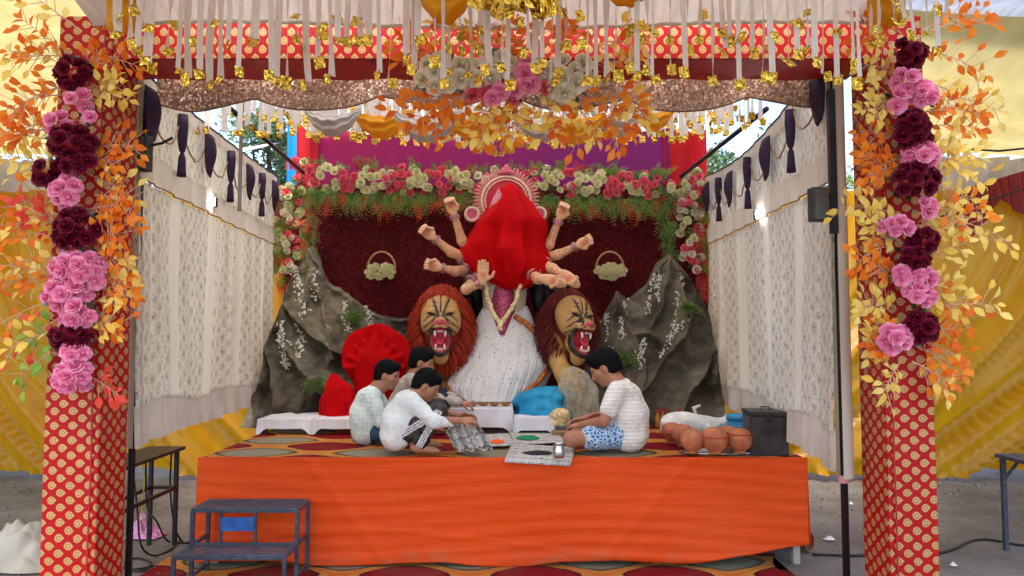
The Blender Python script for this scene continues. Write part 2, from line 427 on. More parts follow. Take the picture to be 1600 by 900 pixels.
def ground_mat():
    m = Mat('dusty_concrete', .9, 0, .2); o = m.obj()
    a = m.noise(o, .9, 6, .65); b = m.noise(o, 14, 5, .7); c = m.noise(o, 120, 3)
    base = m.mix(a.step(.3, .7), sr(98, 93, 88), sr(132, 127, 122)); base = m.mix(b.step(.5, .72)*.6, base, sr(84, 76, 66)); base = m.mix(m.noise(o, .35, 5, .7).step(.48, .66)*.5, base, sr(104, 88, 70))
    peb = E(m.nt, m.vor(o, 38)).step(.16, .06)*b.step(.5, .6)
    m.col(m.mix(peb*.7, base, sr(76, 70, 62))); m.bump(b+c*.4+peb*.5, .5, .02); return m.m
# ================================================================== GROUND, CARPETS, STAGE
g = MB().grid(1, 1, lambda u, v: (-400+800*u, -60+860*v, 0)); struct(part('ground', g, ground_mat()))
def ground_carpet():
    x0, x1, y0 = PX(250, 5.6), PX(1262, 5.25), 3.2
    def f(u, v):
        x = x0+(x1-x0)*u; y = y0+(5.95-y0)*v
        if u > .999: x -= .07*(math.sin(y*7)+1)
        return (x, y, .006+.012*max(0, nz(x*1.3, y*1.7, 3)))
    o = part('ground_carpet', MB().grid(70, 40, f, lambda u, v: (x0+(x1-x0)*u+.27, y0+(5.95-y0)*v+.16)), CARPET, smooth=True)
    return struct(o)
ground_carpet()
SZ = .8; SX0, SX1, SY0, SY1 = -2.36, 2.22, 5.62, 9.3
st = thing('stage', 'low wooden stage skirted with bright orange cloth under patterned carpet', 'stage', (0, 5.62, 0))
part('platform', MB().box(SX0+.03, SX1-.03, SY0+.05, SY1, .62, SZ-.012), simple('raw_plywood', sr(150, 118, 84), .8), st)
for x in (SX0+.1, -1.2, 0, 1.1, SX1-.06):
    for y in (SY0+.1, 7.4, 9.1): part('leg', MB().bar((x, y, 0), (x, y, .62), .05), simple('pale_timber', sr(180, 168, 150), .8), st)
tc = lambda u, v: (SX0+(SX1-SX0)*u, SY0+(SY1-SY0)*v, SZ+.004*math.sin(9*u+5*v)+.006*max(0, nz(u*9, v*7, 1)))
part('carpet', MB().grid(60, 40, tc, lambda u, v: (SX0+(SX1-SX0)*u+.10, SY0+(SY1-SY0)*v+.02)), CARPET, st, smooth=True)
def skirt_front(u, v):   # v 0 bottom, 1 top (then over the lip)
    x = SX0-.005+(SX1-SX0+.01)*u
    hem = .03+.016*math.sin(u*21)+.012*math.sin(u*9+1)+.13*max(0, (u-.75)/.25)**1.4+.02*max(0, nz(u*11, 0, 4))
    z = hem+(SZ+.012-hem)*v
    y = SY0-.012-.012*math.sin(3*u*PI+z*4)-.02*(1-v)**2*(1+math.sin(u*17+z*3))*.5-.009*math.sin(z*60+4*math.sin(u*7))*(1-.5*v)*(.4+.6*abs(nz(u*5, z*3, 1)))*.7
    # a few slanting pull folds from the pinned corners
    y -= .010*math.exp(-((x-(-1.55+.8*(SZ-z)))/.05)**2)+.010*math.exp(-((x-(1.35-.9*(SZ-z)))/.05)**2)+.014*math.exp(-((z-.17-.10*math.sin(u*6))/.02)**2)*(.3+abs(nz(u*4, 2, 2)))
    return (x, y, z)
part('front_skirt', MB().grid(180, 60, skirt_front), ORANGE, st, smooth=True, solid=.004)
lip = lambda u, v: (SX0-.004+(SX1-SX0+.008)*u, SY0-.014+.055*v+.004*math.sin(u*40), SZ+.011-.006*(v > .9)+.003*math.sin(u*23))
part('skirt_lip', MB().grid(90, 3, lip), ORANGE, st, smooth=True)
for nm, x, s in (('side_skirt', SX0-.006, -1), ('side_skirt', SX1+.006, 1)):
    def f(u, v, x=x, s=s):
        hem = .03 if s < 0 else .17-.1*u
        return (x+s*(.012+.012*math.sin(u*22))*(1-v), SY0+(3.4)*u, hem+(SZ-hem)*v)
    part(nm, MB().grid(40, 10, f), ORANGE, st, smooth=True, solid=.004)

gr = random.Random(44); mb = MB()
for _ in range(1100):
    sd = gr.random(); x = gr.uniform(2.5, 6.5) if sd < .6 else gr.uniform(-6, -2.5); y = gr.uniform(4.7, 9.4) if gr.random() < .5 else gr.gauss(8.3, .5); s_ = gr.uniform(.005, .019)*(1.6 if gr.random() < .06 else 1)
    c_ = Vector((x, y, s_*.3)); e_ = Euler((gr.uniform(0, 6), gr.uniform(0, 6), gr.uniform(0, 6))).to_matrix()
    mb.add([c_+e_@Vector(q)*s_ for q in ((1, 0, -.4), (-.5, .8, -.5), (-.6, -.7, -.3), (.1, 0, .8))], [(0, 2, 1), (0, 1, 3), (1, 2, 3), (2, 0, 3)])
GRV = Mat('grit_and_litter', .9, 0, .2); GRV.col(GRV.mix(E(GRV.nt, GRV.n('ShaderNodeNewGeometry').outputs['Random Per Island']), sr(92, 82, 68), sr(156, 148, 136)))
o = part('ground_grit', mb, GRV.m, kind='stuff'); o['label'] = 'grit and dry litter scattered on the concrete'; o['category'] = 'grit'
# ================================================================== GATE: PILLARS AND BEAM
CY0, CY1 = 4.25, 4.56
LX0, LX1 = PX(75, CY0), PX(160, CY0); RX0, RX1 = PX(1380, CY0), PX(1456, CY0)
PTOP = 3.62
def pillar(x0, x1, label):
    t = thing('brocade_pillar', label, 'pillar', ((x0+x1)/2, (CY0+CY1)/2, 0), group='gate pillars')
    W_, D_ = x1-x0, CY1-CY0; L_ = 2*(W_+D_); cor = [(x0, CY0), (x1, CY0), (x1, CY1), (x0, CY1)]; ln = [W_, D_, W_, D_]
    ss_ = []                                                     # stations round the pillar, close at the corners
    acc = 0.
    for i in range(4):
        for q in (.012, .05, .2, .35, .5, .65, .8, .95, .988): ss_.append((i, q, acc+q*ln[i]))
        acc += ln[i]
    vs = []; uv = []; fs = []; nz_ = 110; ns = len(ss_)+1
    for j in range(nz_+1):
        z = .002+(PTOP-.002)*j/nz_
        for k_ in range(ns):
            i, q, s_ = ss_[k_ % len(ss_)]; s_ = s_ if k_ < len(ss_) else L_
            a, b = cor[i], cor[(i+1) % 4]; nx, ny = ((0, -1), (1, 0), (0, 1), (-1, 0))[i]
            e = min(q, 1-q); d = (.007*nz(x0+q*3+i*5, z*2.2, i)+.004*nz(q*9+i, z*7+q*4, x0)+.004*math.sin(z*19+q*5+i*2)*nz(z*1.5, q*2, 3+i))*min(1, e*9+.25)
            vs.append((a[0]+(b[0]-a[0])*q+nx*d, a[1]+(b[1]-a[1])*q+ny*d, z)); uv.append((s_+.006*nz(z*4, q*3, i+x0), z+.008*nz(z*3, q*4+i, 7)+.02*(q-.5)*nz(z*1.1, i, 2)))
    for j in range(nz_):
        for k_ in range(ns-1): o_ = j*ns+k_; fs.append((o_, o_+1, o_+ns+1, o_+ns))
    part('cover', MB().add(vs, fs, uv), BROC, t, smooth=True)
    part('cap', MB().box(x0+.004, x1-.004, CY0+.004, CY1-.004, PTOP-.03, PTOP-.004), REDCLOTH, t)
    xs_ = x0+(x1-x0)*(.86 if x0 < 0 else .12); part('seam', MB().grid(2, 60, lambda u, v: (xs_+.010*u+.006*nz(v*9, 0, x0), CY0-.009-.003*math.sin(u*PI), .01+(PTOP-.05)*v)), REDCLOTH, t, smooth=True)
    return t
pillar(LX0, LX1, 'left square gate pillar wrapped in red brocade with gold motifs')
pillar(RX0, RX1, 'right square gate pillar wrapped in red brocade with gold motifs')
bz = PZ(90, CY0)
t = thing('brocade_beam', 'red brocade crossbeam with gold motifs spanning the two gate pillars', 'beam', (0, CY0, bz))
part('cover', MB().boxuv(LX1+.003, RX0-.003, CY0+.012, CY1+.05, bz, PTOP-.01, rot=True), BROC, t)
part('soffit', MB().grid(60, 4, lambda u, v: (LX1+.004+(RX0-LX1-.008)*u, CY0+.014+(CY1+.04-CY0)*v, bz-.006-.006*math.sin(u*60+v*3)*v)), REDCLOTH, t, smooth=True)

# ================================================================== TENT: CANOPIES AND SIDE CURTAINS
def front_canopy(u, v):
    q = v*2.; x = LX0+.25+(RX1-LX0-.5)*u; y = 4.16-3.3*q; v = min(1, q)
    z = 3.53+.62*v**.8+.1*max(0, q-1)+.012*math.sin(u*150)*(.4+v)+.03*math.sin(u*PI*5)**2*v+.02*math.sin(u*9)
    return (x, y, z)
t = thing('front_canopy', 'white pleated canopy cloth stretched in front of the red beam', 'canopy', (0, 4.16, 3.53))
part('cloth', MB().grid(220, 32, front_canopy), WHITEC, t, smooth=True)
part('hem', MB().tube([front_canopy(i/60, 0) for i in range(61)], .012, 6), CREAMB, t, smooth=True)
def swag(name, label, a, b, sag, wid, mat, depth=.10, cat='swag', group=None, taper=.25):
    """a gathered crescent of cloth between two points: wid tall in the middle, folds along it"""
    a = Vector(a); b = Vector(b)
    def f(u, v):
        p = a.lerp(b, u); k = 4*u*(1-u); h = wid*(taper+(1-taper)*k)
        z = -sag*k-h*(v-.0); ax = math.sin(v*PI)
        return (p.x, p.y-depth*k*ax-.018*math.sin(v*16+u*2)*k**.5, p.z+z+.006*math.sin(u*30))
    o = part(name, MB().grid(28, 22, f), mat, smooth=True, solid=.003); 
    # move the origin to the thing's own place
    m = o.data
    for vv in m.vertices: vv.co -= a
    o.location = a; return tag(o, label, cat, group)
swag('canopy_swag', 'golden yellow swag dipping from the canopy above the beam flowers', (PX(640, 3.7), 3.7, PZ(-40, 3.7)), (PX(745, 3.7), 3.7, PZ(-40, 3.7)), .06, .20, BRIGHTY, group='canopy swags')
swag('canopy_swag', 'golden yellow swag above the beam, right of its flowers', (PX(925, 3.7), 3.7, PZ(-50, 3.7)), (PX(1045, 3.7), 3.7, PZ(-50, 3.7)), .06, .14, BRIGHTY, group='canopy swags')
swag('canopy_swag', 'orange yellow cloth bunch hanging at the top of the left pillar', (PX(150, 4.0), 4.0, PZ(-30, 4.0)), (PX(208, 4.0), 4.0, PZ(-30, 4.0)), .0, .30, BRIGHTY, group='canopy swags', taper=.9)
swag('canopy_swag', 'orange yellow cloth bunch hanging at the top of the right pillar', (PX(1370, 4.0), 4.0, PZ(-30, 4.0)), (PX(1432, 4.0), 4.0, PZ(-30, 4.0)), .0, .26, BRIGHTY, group='canopy swags', taper=.9)
# pale roof cloths at both sides, seen from below
def roofL(u, v):
    y = 9.25-7*v; x = -(.25+.52*y)-7.5*u
    return (x, y, 3.98+.50*v+.10*math.sin(v*PI*2)+.05*math.sin(u*14+v*2)*v+.15*u+.02*math.sin(v*46+u*5))
tag(part('tent_roof', MB().grid(60, 60, roofL), PALE, smooth=True), 'pale yellow tent roof cloth above the left pillar', 'tent roof')
def roofR(u, v):
    y = 9.25-2.6*v; x = .50*y+8*u
    return (x, y, 3.98+.75*v-.28*math.sin(v*PI)+.05*math.sin(u*14+v*2)+.02*math.sin(v*30+u*5))
tag(part('tent_roof', MB().grid(60, 30, roofR), PALE, smooth=True), 'pale yellow sagging tent roof cloth right of the right pillar', 'tent roof')
def roofRg(u, v):
    y = 6.9-5*v; x = max(2.0, .50*y)+8*u
    return (x, y, 4.72+.25*v+.03*math.sin(v*52)+.03*math.sin(u*9))
tag(part('tent_roof', MB().grid(20, 120, roofRg), GREYC, smooth=True), 'grey white pleated tent roof cloth at the upper right corner', 'tent roof')
def curtain(name, label, x0, x1, Y, ztop, hem, sweep, mat, lean=0.):
    def f(u, v):
        x = x0+(x1-x0)*u; h = hem(u); z = h+(ztop(u)-h)*v; k = 1-v
        q = x+sweep*k*k*1.6
        y = Y+.06*math.sin(q*11)+.04*math.sin(q*23+1)+.14*k*math.sin(q*4.1+3*k)+.06*k*math.sin(q*9+5*k)+.028*math.sin(q*31+4*k)+lean*k+.05*nz(q*3, z*.7, 2)
        return (x, y, z)
    o = part(name, MB().grid(260, 44, f), mat, smooth=True)
    return tag(o, label, 'curtain')
curtain('side_curtain', 'gold yellow satin curtain hanging behind the left pillar', -10, -2.62, 9.0, lambda u: 3.5, lambda u: .10+.05*math.sin(u*20), -1.2, YELLOW)
curtain('side_curtain', 'gold yellow satin curtain with swept folds behind the right pillar', 2.15, 10.5, 8.9, lambda u: 3.5, lambda u: .07+.05*math.sin(u*16), 1.9, YELLOW)
curtain('valance_curtain', 'grey white pleated strip above the left gold curtain', -10, -4.6, 9.12, lambda u: 3.92, lambda u: 3.35, 0, WHITEC)
curtain('valance_curtain', 'pale pleated strip above the right gold curtain', 4.3, 10.5, 9.15, lambda u: 3.95, lambda u: 3.40, 0, WHITEC)
for k, (pa, pb) in enumerate(((1496, 1570), (1560, 1650), (1634, 1710), (1704, 1780))):
    def f(u, v, pa=pa, pb=pb):
        x = PX(pa, 8.75)+(PX(pb, 8.75)-PX(pa, 8.75))*u; top = PZ(300-(pa+(pb-pa)*u-1500)*.30, 8.75)
        z = top-v*(.10+.62*(1-u)**.6*min(1, u*4+.35) if not k else .10+.70*u**.6)
        return (x, 8.72+.03*math.sin(u*26)-.05*v, z)
    tag(part('maroon_swag', MB().grid(40, 8, f), MAROONC, smooth=True), ('maroon satin valance drape nearest the right pillar over gold curtain', 'second maroon satin valance drape over gold curtain at right edge', 'third maroon drape beyond the right edge of view', 'fourth maroon drape beyond the right edge of view')[k], 'valance', 'maroon valance drapes')
    if k == 1: break
tag(part('roof_rope', MB().tube([P(1500, 232, 8.6), P(1560, 236, 8.4), P(1640, 228, 8.3)], .012, 6), STEEL), 'dark rope strung below the pale roof at upper right', 'rope')
tag(part('roof_rope', MB().tube([P(1330, 385, 8.6), P(1480, 335, 8.5), P(1660, 275, 8.4)], .01, 6), STEEL), 'dark wire slanting across the maroon valance at right', 'wire')

# ================================================================== LACE CURTAINS OF THE STAGE SIDES
def lace_side(side):
    L = side == 'left'
    A = Vector((-2.40, 4.62)) if L else Vector((2.03, 4.56)); B = Vector((-2.78, 8.55)) if L else Vector((2.30, 8.6))
    ztop = (lambda u: 3.43+.15*u-.03*math.sin(u*PI)) if L else (lambda u: 3.54+.05*u-.16*math.sin(u*PI))
    zbot = (lambda u: 1.03-.05*u+.02*math.sin(u*9)) if L else (lambda u: .90+.02*math.sin(u*9)+.10*u)
    n = Vector((B.y-A.y, -(B.x-A.x))).normalized()*(1 if L else -1)   # towards the stage middle
    Ln = (B-A).length
    def pos(u, z, off=0.):
        p = A.lerp(B, u); v = (z-zbot(u))/(ztop(u)-zbot(u))
        fo = .030*math.sin(u*62)+.016*math.sin(u*131+1)+.05*math.sin(u*7+1)*(1-v)+.03*nz(u*8, z*1.3, 5)
        k_ = (1.1-.95*v) if v < 1 else .15
        return Vector((p.x+n.x*(fo*k_+off), p.y+n.y*fo*k_, z))
    t = thing('lace_curtain', f'cream lace curtain hung along the {side} side of the stage', 'curtain', (A.x, A.y, 0), group='lace side curtains')
    def sheet(z0f, z1f, nv, off):
        return MB().grid(240, nv, lambda u, v: pos(u, z0f(u)+(z1f(u)-z0f(u))*v, off), lambda u, v: (u*Ln, z0f(u)+(z1f(u)-z0f(u))*v))
    b1 = lambda u: 2.73+(.03*u if L else -.04+.08*u); b2 = lambda u: b1(u)+.20
    lw = lambda u: zbot(u)+.24+.03*math.sin(u*14)
    part('lace_panel', sheet(lw, b1, 24, 0), LACE, t, smooth=True)
    part('lower_lining', sheet(zbot, lambda u: lw(u)+.02, 6, -.012), WHITEC, t, smooth=True)
    part('plain_band', sheet(b1, b2, 4, .018), CREAMB, t, smooth=True)
    part('upper_panel', sheet(lambda u: b2(u)-.01, lambda u: ztop(u)-.02, 10, 0), LACE, t, smooth=True)
    part('top_band', sheet(lambda u: ztop(u)-.115, ztop, 3, .022), CREAMB, t, smooth=True)
    part('gathered_edge', MB().grid(16, 30, lambda u, v: (A.x+(.05 if L else -.05)*math.cos(u*PI*1.6+.3)*(1 if L else 1), A.y-.02+.05*math.sin(u*PI*1.6+.3), (zbot(0)-(.0 if L else .03))+(ztop(0)-zbot(0))*v)), CREAMB, t, smooth=True)
    PUR = simple('dark_purple_velvet', sr(44, 20, 52), .8, var=.3, nscale=30)
    Y0s = (.03, .33, .66, .93); Ts = (.18, .49, .79) if L else (.18, .48, .78)
    for u in Y0s:   # rounded velvet pads
        w_ = .12; zt = ztop(u)-.10; hh = .34
        c = pos(u, zt, .05); d2 = (B-A).normalized()
        def f(a, b):
            s_ = (a-.5)*2; wdt = w_*math.sqrt(max(0, 1-(max(0, b-.25)/.75)**2.2)); q = s_*wdt
            bulge = .05*math.cos(s_*PI/2)*math.sin(min(1, b*1.3)*PI*.8+.3)
            return (c.x+d2.x*q+n.x*(bulge+.004), c.y+d2.y*q, c.z-hh*b)
        part('velvet_pad', MB().grid(14, 12, f), PUR, t, smooth=True, solid=.01)
    for u in Ts:    # long tassels
        c = pos(u, ztop(u)-.09, .06)
        part('tassel', MB().lathe([(.034, 0), (.040, -.08), (.034, -.2), (.022, -.27), (.012, -.285), (.022, -.31), (.025, -.33), (.031, -.42), (.034, -.46), (.0, -.462)], 12, c), PUR, t, smooth=True)
    us = sorted(Y0s+Ts)
    CORD = simple('tan_cord', sr(150, 120, 84), .7)
    for a, b in zip(us[:-1], us[1:]):
        pts = [pos(a+(b-a)*i/10, ztop(a)-.13-.24*4*(i/10)*(1-i/10), .04) for i in range(11)]
        part('swag_cord', MB().tube(pts, .007, 5), CORD, t, smooth=True)
    part('piping', MB().tube([pos(i/60, b1(i/60), .03) for i in range(61)], .006, 5), CORD, t, smooth=True)
    part('piping', MB().tube([pos(i/60, ztop(i/60), .025) for i in range(61)], .008, 5), STEEL, t, smooth=True)
    # steel prop at the near edge
    px = A.x+(.004 if L else .012); py_ = A.y+(.075 if L else .03)
    pr = thing('steel_prop', f'black steel prop holding the near edge of the {side} lace curtain', 'pole', (px, py_, 0), group='steel props')
    part('pole', MB().tube([(px, py_, 0), (px, py_, 3.36)], .022, 10), STEEL, pr, smooth=True)
    if not L:
        part('ribbon_tie', MB().lathe([(.03, -.02), (.036, 0), (.03, .025)], 10, (px, A.y+.03, zbot(0)-.05)), simple('pink_ribbon', sr(214, 160, 160), .6), pr)
        part('upper_sleeve', MB().bar((px-.06, A.y-.06, 2.36), (px-.06, A.y-.06, 3.26), .04, .04), STEEL, pr)
    return t, pos
lace_side('left'); lace_side('right')
# roof braces
for s, a, b in (('left', P(352, 163, 6.0), P(474, 270, 8.5)), ('right', P(1198, 170, 6.0), P(1064, 276, 8.5))):
    tag(part('roof_brace', MB().tube([a, b], .022, 8), STEEL, smooth=True), f'thin black steel brace slanting through the {s} open gable', 'brace', 'roof braces')
tag(part('hanging_strap', MB().bar(P(378, 160, 6.2), P(374, 330, 6.2), .03, .012), simple('grey_brown_strap', sr(110, 100, 92), .7)), 'grey strap hanging down in front of the left lace curtain', 'strap')

# ================================================================== BACKDROPS
bd = thing('sequin_backdrop', 'dark maroon sequinned backdrop cloth behind the ten-armed idol', 'backdrop', (0, 8.8, SZ))
bx0, bx1 = PX(420, 8.8), PX(1115, 8.8); btop = PZ(290, 8.8)
part('cloth', MB().grid(90, 30, lambda u, v: (bx0+(bx1-bx0)*u, 8.8+.02*math.sin(u*60+v*3)+.03*nz(u*6, v*3, 0), SZ+(btop-SZ)*v)), SEQ_MAROON, bd, smooth=True)
part('side_trim', MB().grid(4, 12, lambda u, v: (PX(424, 8.75)+.14*u, 8.74+.01*math.sin(u*9), SZ+(PZ(380, 8.75)-SZ)*v)), YELLOW, bd, smooth=True)
PURPLE = Mat('purple_magenta_cloth', .6, 0, .3); _u, _v, _vec = PURPLE.uv()
PURPLE.col(PURPLE.mix(_u.step(.0, .8), sr(156, 14, 78), sr(118, 16, 92))); PURPLE.bump(PURPLE.noise(_vec, 6, 3, sc3=(6, 1, 1)), .3, .02); PURPLE.trans(.25); PURPLE = PURPLE.m
def hang(name, label, pa, pb, mat, Y, cat='backdrop', pt=150, pbm=300, amp=.03, fr=20):
    xa, xb = PX(pa, Y), PX(pb, Y); zt, zb = PZ(pt, Y), PZ(pbm, Y)
    return tag(part(name, MB().grid(60, 8, lambda u, v: (xa+(xb-xa)*u, Y+amp*math.sin(u*fr)+.02*nz(u*5, v, 3), zb+(zt-zb)*v)), mat, smooth=True), label, cat)
hang('upper_backdrop', 'purple magenta cloth stretched above the flower garland', 470, 1098, PURPLE, 8.95)
hang('upper_backdrop_strip', 'red cloth strip at the left end of the purple backdrop', 458, 492, cloth('red_strip_cloth', sr(176, 10, 26), sr(206, 20, 30), .6, .3), 8.9, amp=.02, fr=8)
hang('upper_backdrop_strip', 'narrow blue cloth strip left of the red strip', 443, 462, cloth('blue_strip_cloth', sr(10, 140, 210), sr(30, 160, 226), .6, .3), 8.93, amp=.01, fr=4)
hang('upper_backdrop_strip', 'scarlet cloth strip at the right end of the purple backdrop', 1040, 1108, cloth('scarlet_strip_cloth', sr(206, 16, 30), sr(232, 30, 44), .6, .4), 8.9, amp=.04, fr=12)
# stage ceiling
def ceil(u, v):
    x = -2.5+4.85*u; y = 8.95-4.6*v
    return (x, y, 4.20+.05*math.sin(u*PI*6)**2+.02*math.sin(u*120)+.03*math.sin(v*9))
tag(part('stage_ceiling', MB().grid(200, 36, ceil), cloth('thin_white_ceiling_cloth', sr(222, 216, 206), sr(236, 230, 222), .7, .6, (6, .6, 1)), smooth=True), 'white gathered ceiling cloth over the stage', 'ceiling cloth')
k = 0
for pa, pb, py, Y, mat, wd in ((470, 560, 168, 7.0, 'w', .26), (545, 640, 170, 7.1, 'y', .28), (610, 720, 172, 6.9, 'w', .30), (690, 790, 176, 7.1, 'y', .26), (800, 900, 176, 7.1, 'w', .26), (850, 950, 174, 6.9, 'y', .30), (925, 1010, 170, 7.0, 'w', .26), (990, 1060, 166, 7.1, 'y', .22)):
    k += 1
    swag('ceiling_swag', f"{'white' if mat == 'w' else 'yellow'} crescent swag under the stage ceiling, {ordw(k)} from the left", (PX(pa, Y-1.5), Y-1.5, PZ(py, Y-1.5)), (PX(pb, Y-1.5), Y-1.5, PZ(py, Y-1.5)), .06, wd*.62, WHITEC if mat == 'w' else BRIGHTY, group='stage ceiling swags')
# sequinned valance behind the beam
va0, va1 = LX1+.02, RX0-.02; VY = 4.75
def val(u, v):
    x = va0+(va1-va0)*u; top = PZ(112, VY); sc = abs(math.sin(u*PI*5.5+.6))
    bot = PZ(150+18*sc+5*math.sin(u*11), VY)
    return (x, VY+.025*math.sin(u*46)+.05*sc*v-.02*math.sin(u*13), top+(bot-top)*v)
tag(part('sequin_valance', MB().grid(200, 8, val), SEQ_ROSE, smooth=True), 'rose gold sequinned valance with scalloped edge under the beam', 'valance')
tag(part('valance_piping', MB().tube([Vector(val(i/140, 1))+Vector((0, -.004, 0)) for i in range(141)], .006, 5), simple('brown_piping', sr(120, 80, 56), .6), smooth=True), 'brown piping along the scalloped edge of the sequinned valance', 'piping')

# ================================================================== TREES OUTSIDE
BARK = simple('tree_bark', sr(84, 66, 50), .9, var=.4, nscale=12, bump=.6, bscale=20)
def leafmat(name, c1, c2):
    m = Mat(name, .55, 0, .3); inf = m.n('ShaderNodeNewGeometry'); r = E(m.nt, inf.outputs['Random Per Island'])
    m.col(m.mix(r, c1, c2)); m.trans(.3); return m.m
TLEAF = leafmat('tree_leaf', (.07, .13, .06), (.20, .29, .15))
def tree(label, x, y, h, r, seed):
    rng = random.Random(seed); t = thing('leafy_tree', label, 'tree', (x, y, 0), group='trees outside the tent')
    tr = MB().tube([(x+.1*math.sin(i), y, h*.75*i/6) for i in range(7)], [.22-.025*i for i in range(7)], 9)
    cl = []
    for k in range(26):
        a = rng.uniform(0, 2*PI); q = r*rng.uniform(.15, .95); z = h*rng.uniform(.42, 1.0); e = Vector((x+q*math.cos(a)*(1.15-.5*abs(z/h-.6)), y+q*math.sin(a), z))
        s = Vector((x, y, h*rng.uniform(.3, .6))); tr.tube([s, s.lerp(e, .5)+Vector((0, 0, .15)), e], [.07, .04, .012], 5); cl.append(e)
    part('trunk', tr, BARK, t, smooth=True)
    mb = MB()
    for c in cl:
        cr = r*rng.uniform(.28, .5)
        for j in range(260):
            d = Vector((rng.gauss(0, 1), rng.gauss(0, 1), rng.gauss(0, .7))); d = d.normalized()*cr*rng.random()**.45; p = c+d
            s = rng.uniform(.05, .11); e = Euler((rng.uniform(-1, 1), rng.uniform(-1, 1), rng.uniform(0, 6))).to_matrix()
            mb.add([p+e@Vector(q) for q in ((-s, 0, 0), (0, -s*.45, .02), (s, 0, 0), (0, s*.45, .02))], [(0, 1, 2, 3)])
    part('crown', mb, TLEAF, t)
AWN = cloth('white_awning_sheet', sr(224, 224, 226), sr(236, 236, 238), .7, .2)
for s_, xa_, xb_ in (('left', PX(215, 12), PX(372, 12)), ('right', PX(1160, 12), PX(1330, 12))):
    t = thing('outside_awning', f'white awning standing outside beyond the {s_} open gable', 'awning', ((xa_+xb_)/2, 12, 0), group='white awnings outside')
    part('sheet', MB().grid(20, 12, lambda u, v: (xa_+(xb_-xa_)*u, 12+2.2*v, (4.75 if s_ == 'left' else 4.7)+.75*v-.12*math.sin(u*PI)+.02*math.sin(u*30))), AWN, t, smooth=True, solid=.01)
    part('front_flap', MB().grid(30, 4, lambda u, v: (xa_+(xb_-xa_)*u, 11.98+.02*math.sin(u*40), (4.75 if s_ == 'left' else 4.7)-.12*math.sin(u*PI)-.45*v)), AWN, t, smooth=True)
    for x_ in (xa_+.1, xb_-.1): part('post', MB().tube([(x_, 12.05, 0), (x_, 12.05, 4.7)], .03, 8), GREYST, t)
tree('bright leafy tree seen through the left open gable', PX(425, 15), 15, 6.0, 1.5, 1)
tree('leafy tree farther out beyond the left gable', PX(330, 21), 21, 6.6, 2.0, 2)
tree('leafy tree seen through the right open gable beside the brace', PX(1128, 16), 16, 5.7, 1.5, 3)
tree('leafy tree farther right behind the right gold curtain', PX(1230, 22), 22, 6.4, 2.0, 4)
# ================================================================== FLOWERS AND LEAVES
def rose_mesh(name, c1, c2, seed, rings=((3, .008, .15, .056), (4, .015, .32, .055), (5, .022, .55, .050), (6, .029, .95, .042))):
    rng = random.Random(seed); mb = MB()
    m = MC.get(name)
    if not m:
        mm = Mat(name+'_petal', .6, 0, .25); o = mm.obj(); sx = mm.n('ShaderNodeSeparateXYZ'); mm.l(o, sx.inputs[0])
        r = E(mm.nt, sx.outputs[2]); mm.col(mm.mix(mm.noise(o, 30, 3).step(.3, .7), c1, c2)); mm.trans(.22); m = MC[name] = mm.m
    mb.lathe([(.004, .0), (.013, .02), (.012, .045), (.004, .055)], 6)
    for n, r0, op, h in rings:
        a0 = rng.uniform(0, 6)
        for i in range(n):
            a = a0+2*PI*i/n+rng.uniform(-.12, .12); wd = PI/n*1.35; tl = op*rng.uniform(.85, 1.15)
            def f(u, v):
                s = (u-.5)*2; ang = a+s*wd*(.75+.35*v-.25*v*v); rr = r0*(.55+.45*v)+math.sin(tl)*h*v*v*.75+.004*v*(1-s*s)
                z = h*(v*math.cos(tl*.7))*(1-.22*s*s*v)-.006*(v > .9)*op
                return (rr*math.cos(ang), rr*math.sin(ang), z)
            mb.grid(2, 3, f)
    return mb.mesh(name, m, True)
ROSE = {
 'burgundy': [rose_mesh('burgundy_rose', sr(86, 4, 30), sr(138, 12, 52), i) for i in (1, 2)],
 'pink': [rose_mesh('pink_rose', sr(240, 120, 168), sr(252, 182, 210), i) for i in (3, 4)],
 'deep pink': [rose_mesh('deep_pink_rose', sr(222, 70, 96), sr(244, 132, 140), i) for i in (5, 6)],
 'white': [rose_mesh('cream_rose', sr(226, 216, 184), sr(248, 242, 224), i) for i in (7, 8)],
 'pale': [rose_mesh('pale_cream_rose', sr(214, 210, 150), sr(240, 234, 190), i) for i in (9, 10)],
}
def leaf_mesh(name, c1, c2, L=1., W=.58, tr=.35):
    mm = Mat(name, .5, 0, .3); inf = mm.n('ShaderNodeObjectInfo'); r = E(mm.nt, inf.outputs['Random']); o = mm.obj()
    vein = mm.noise(o, 5, 2, sc3=(.6, 5, 1)); mm.col(mm.mix(r*.75+vein*.25, c1, c2)); mm.trans(tr)
    mb = MB(); prof = [(0, .02), (.22, .34), (.5, .5), (.78, .30), (1, .0)]
    vs = []; fs = []
    for t, wv in prof:
        cv = .10*math.sin(t*PI)-.10*t*t
        vs += [(t*L, -wv*W, cv+.10*wv), (t*L, 0, cv), (t*L, wv*W, cv+.10*wv)]
    for i in range(4):
        fs += [(i*3, i*3+1, i*3+4, i*3+3), (i*3+1, i*3+2, i*3+5, i*3+4)]
    mb.add(vs, fs); return mb.mesh(name, mm.m, True)
LEAF = {
 'yellow': leaf_mesh('yellow_leaf', sr(240, 196, 62), sr(252, 230, 134)),
 'orange': leaf_mesh('orange_leaf', sr(228, 92, 8), sr(250, 158, 40)),
 'red': leaf_mesh('red_leaf', sr(212, 44, 30), sr(240, 96, 70)),
 'green': leaf_mesh('lime_leaf', sr(120, 160, 40), sr(176, 206, 90)),
 'greygreen': leaf_mesh('grey_green_leaf', sr(84, 104, 92), sr(150, 170, 158)),
 'darkgreen': leaf_mesh('dark_green_leaf', sr(36, 44, 30), sr(70, 82, 50)),
}
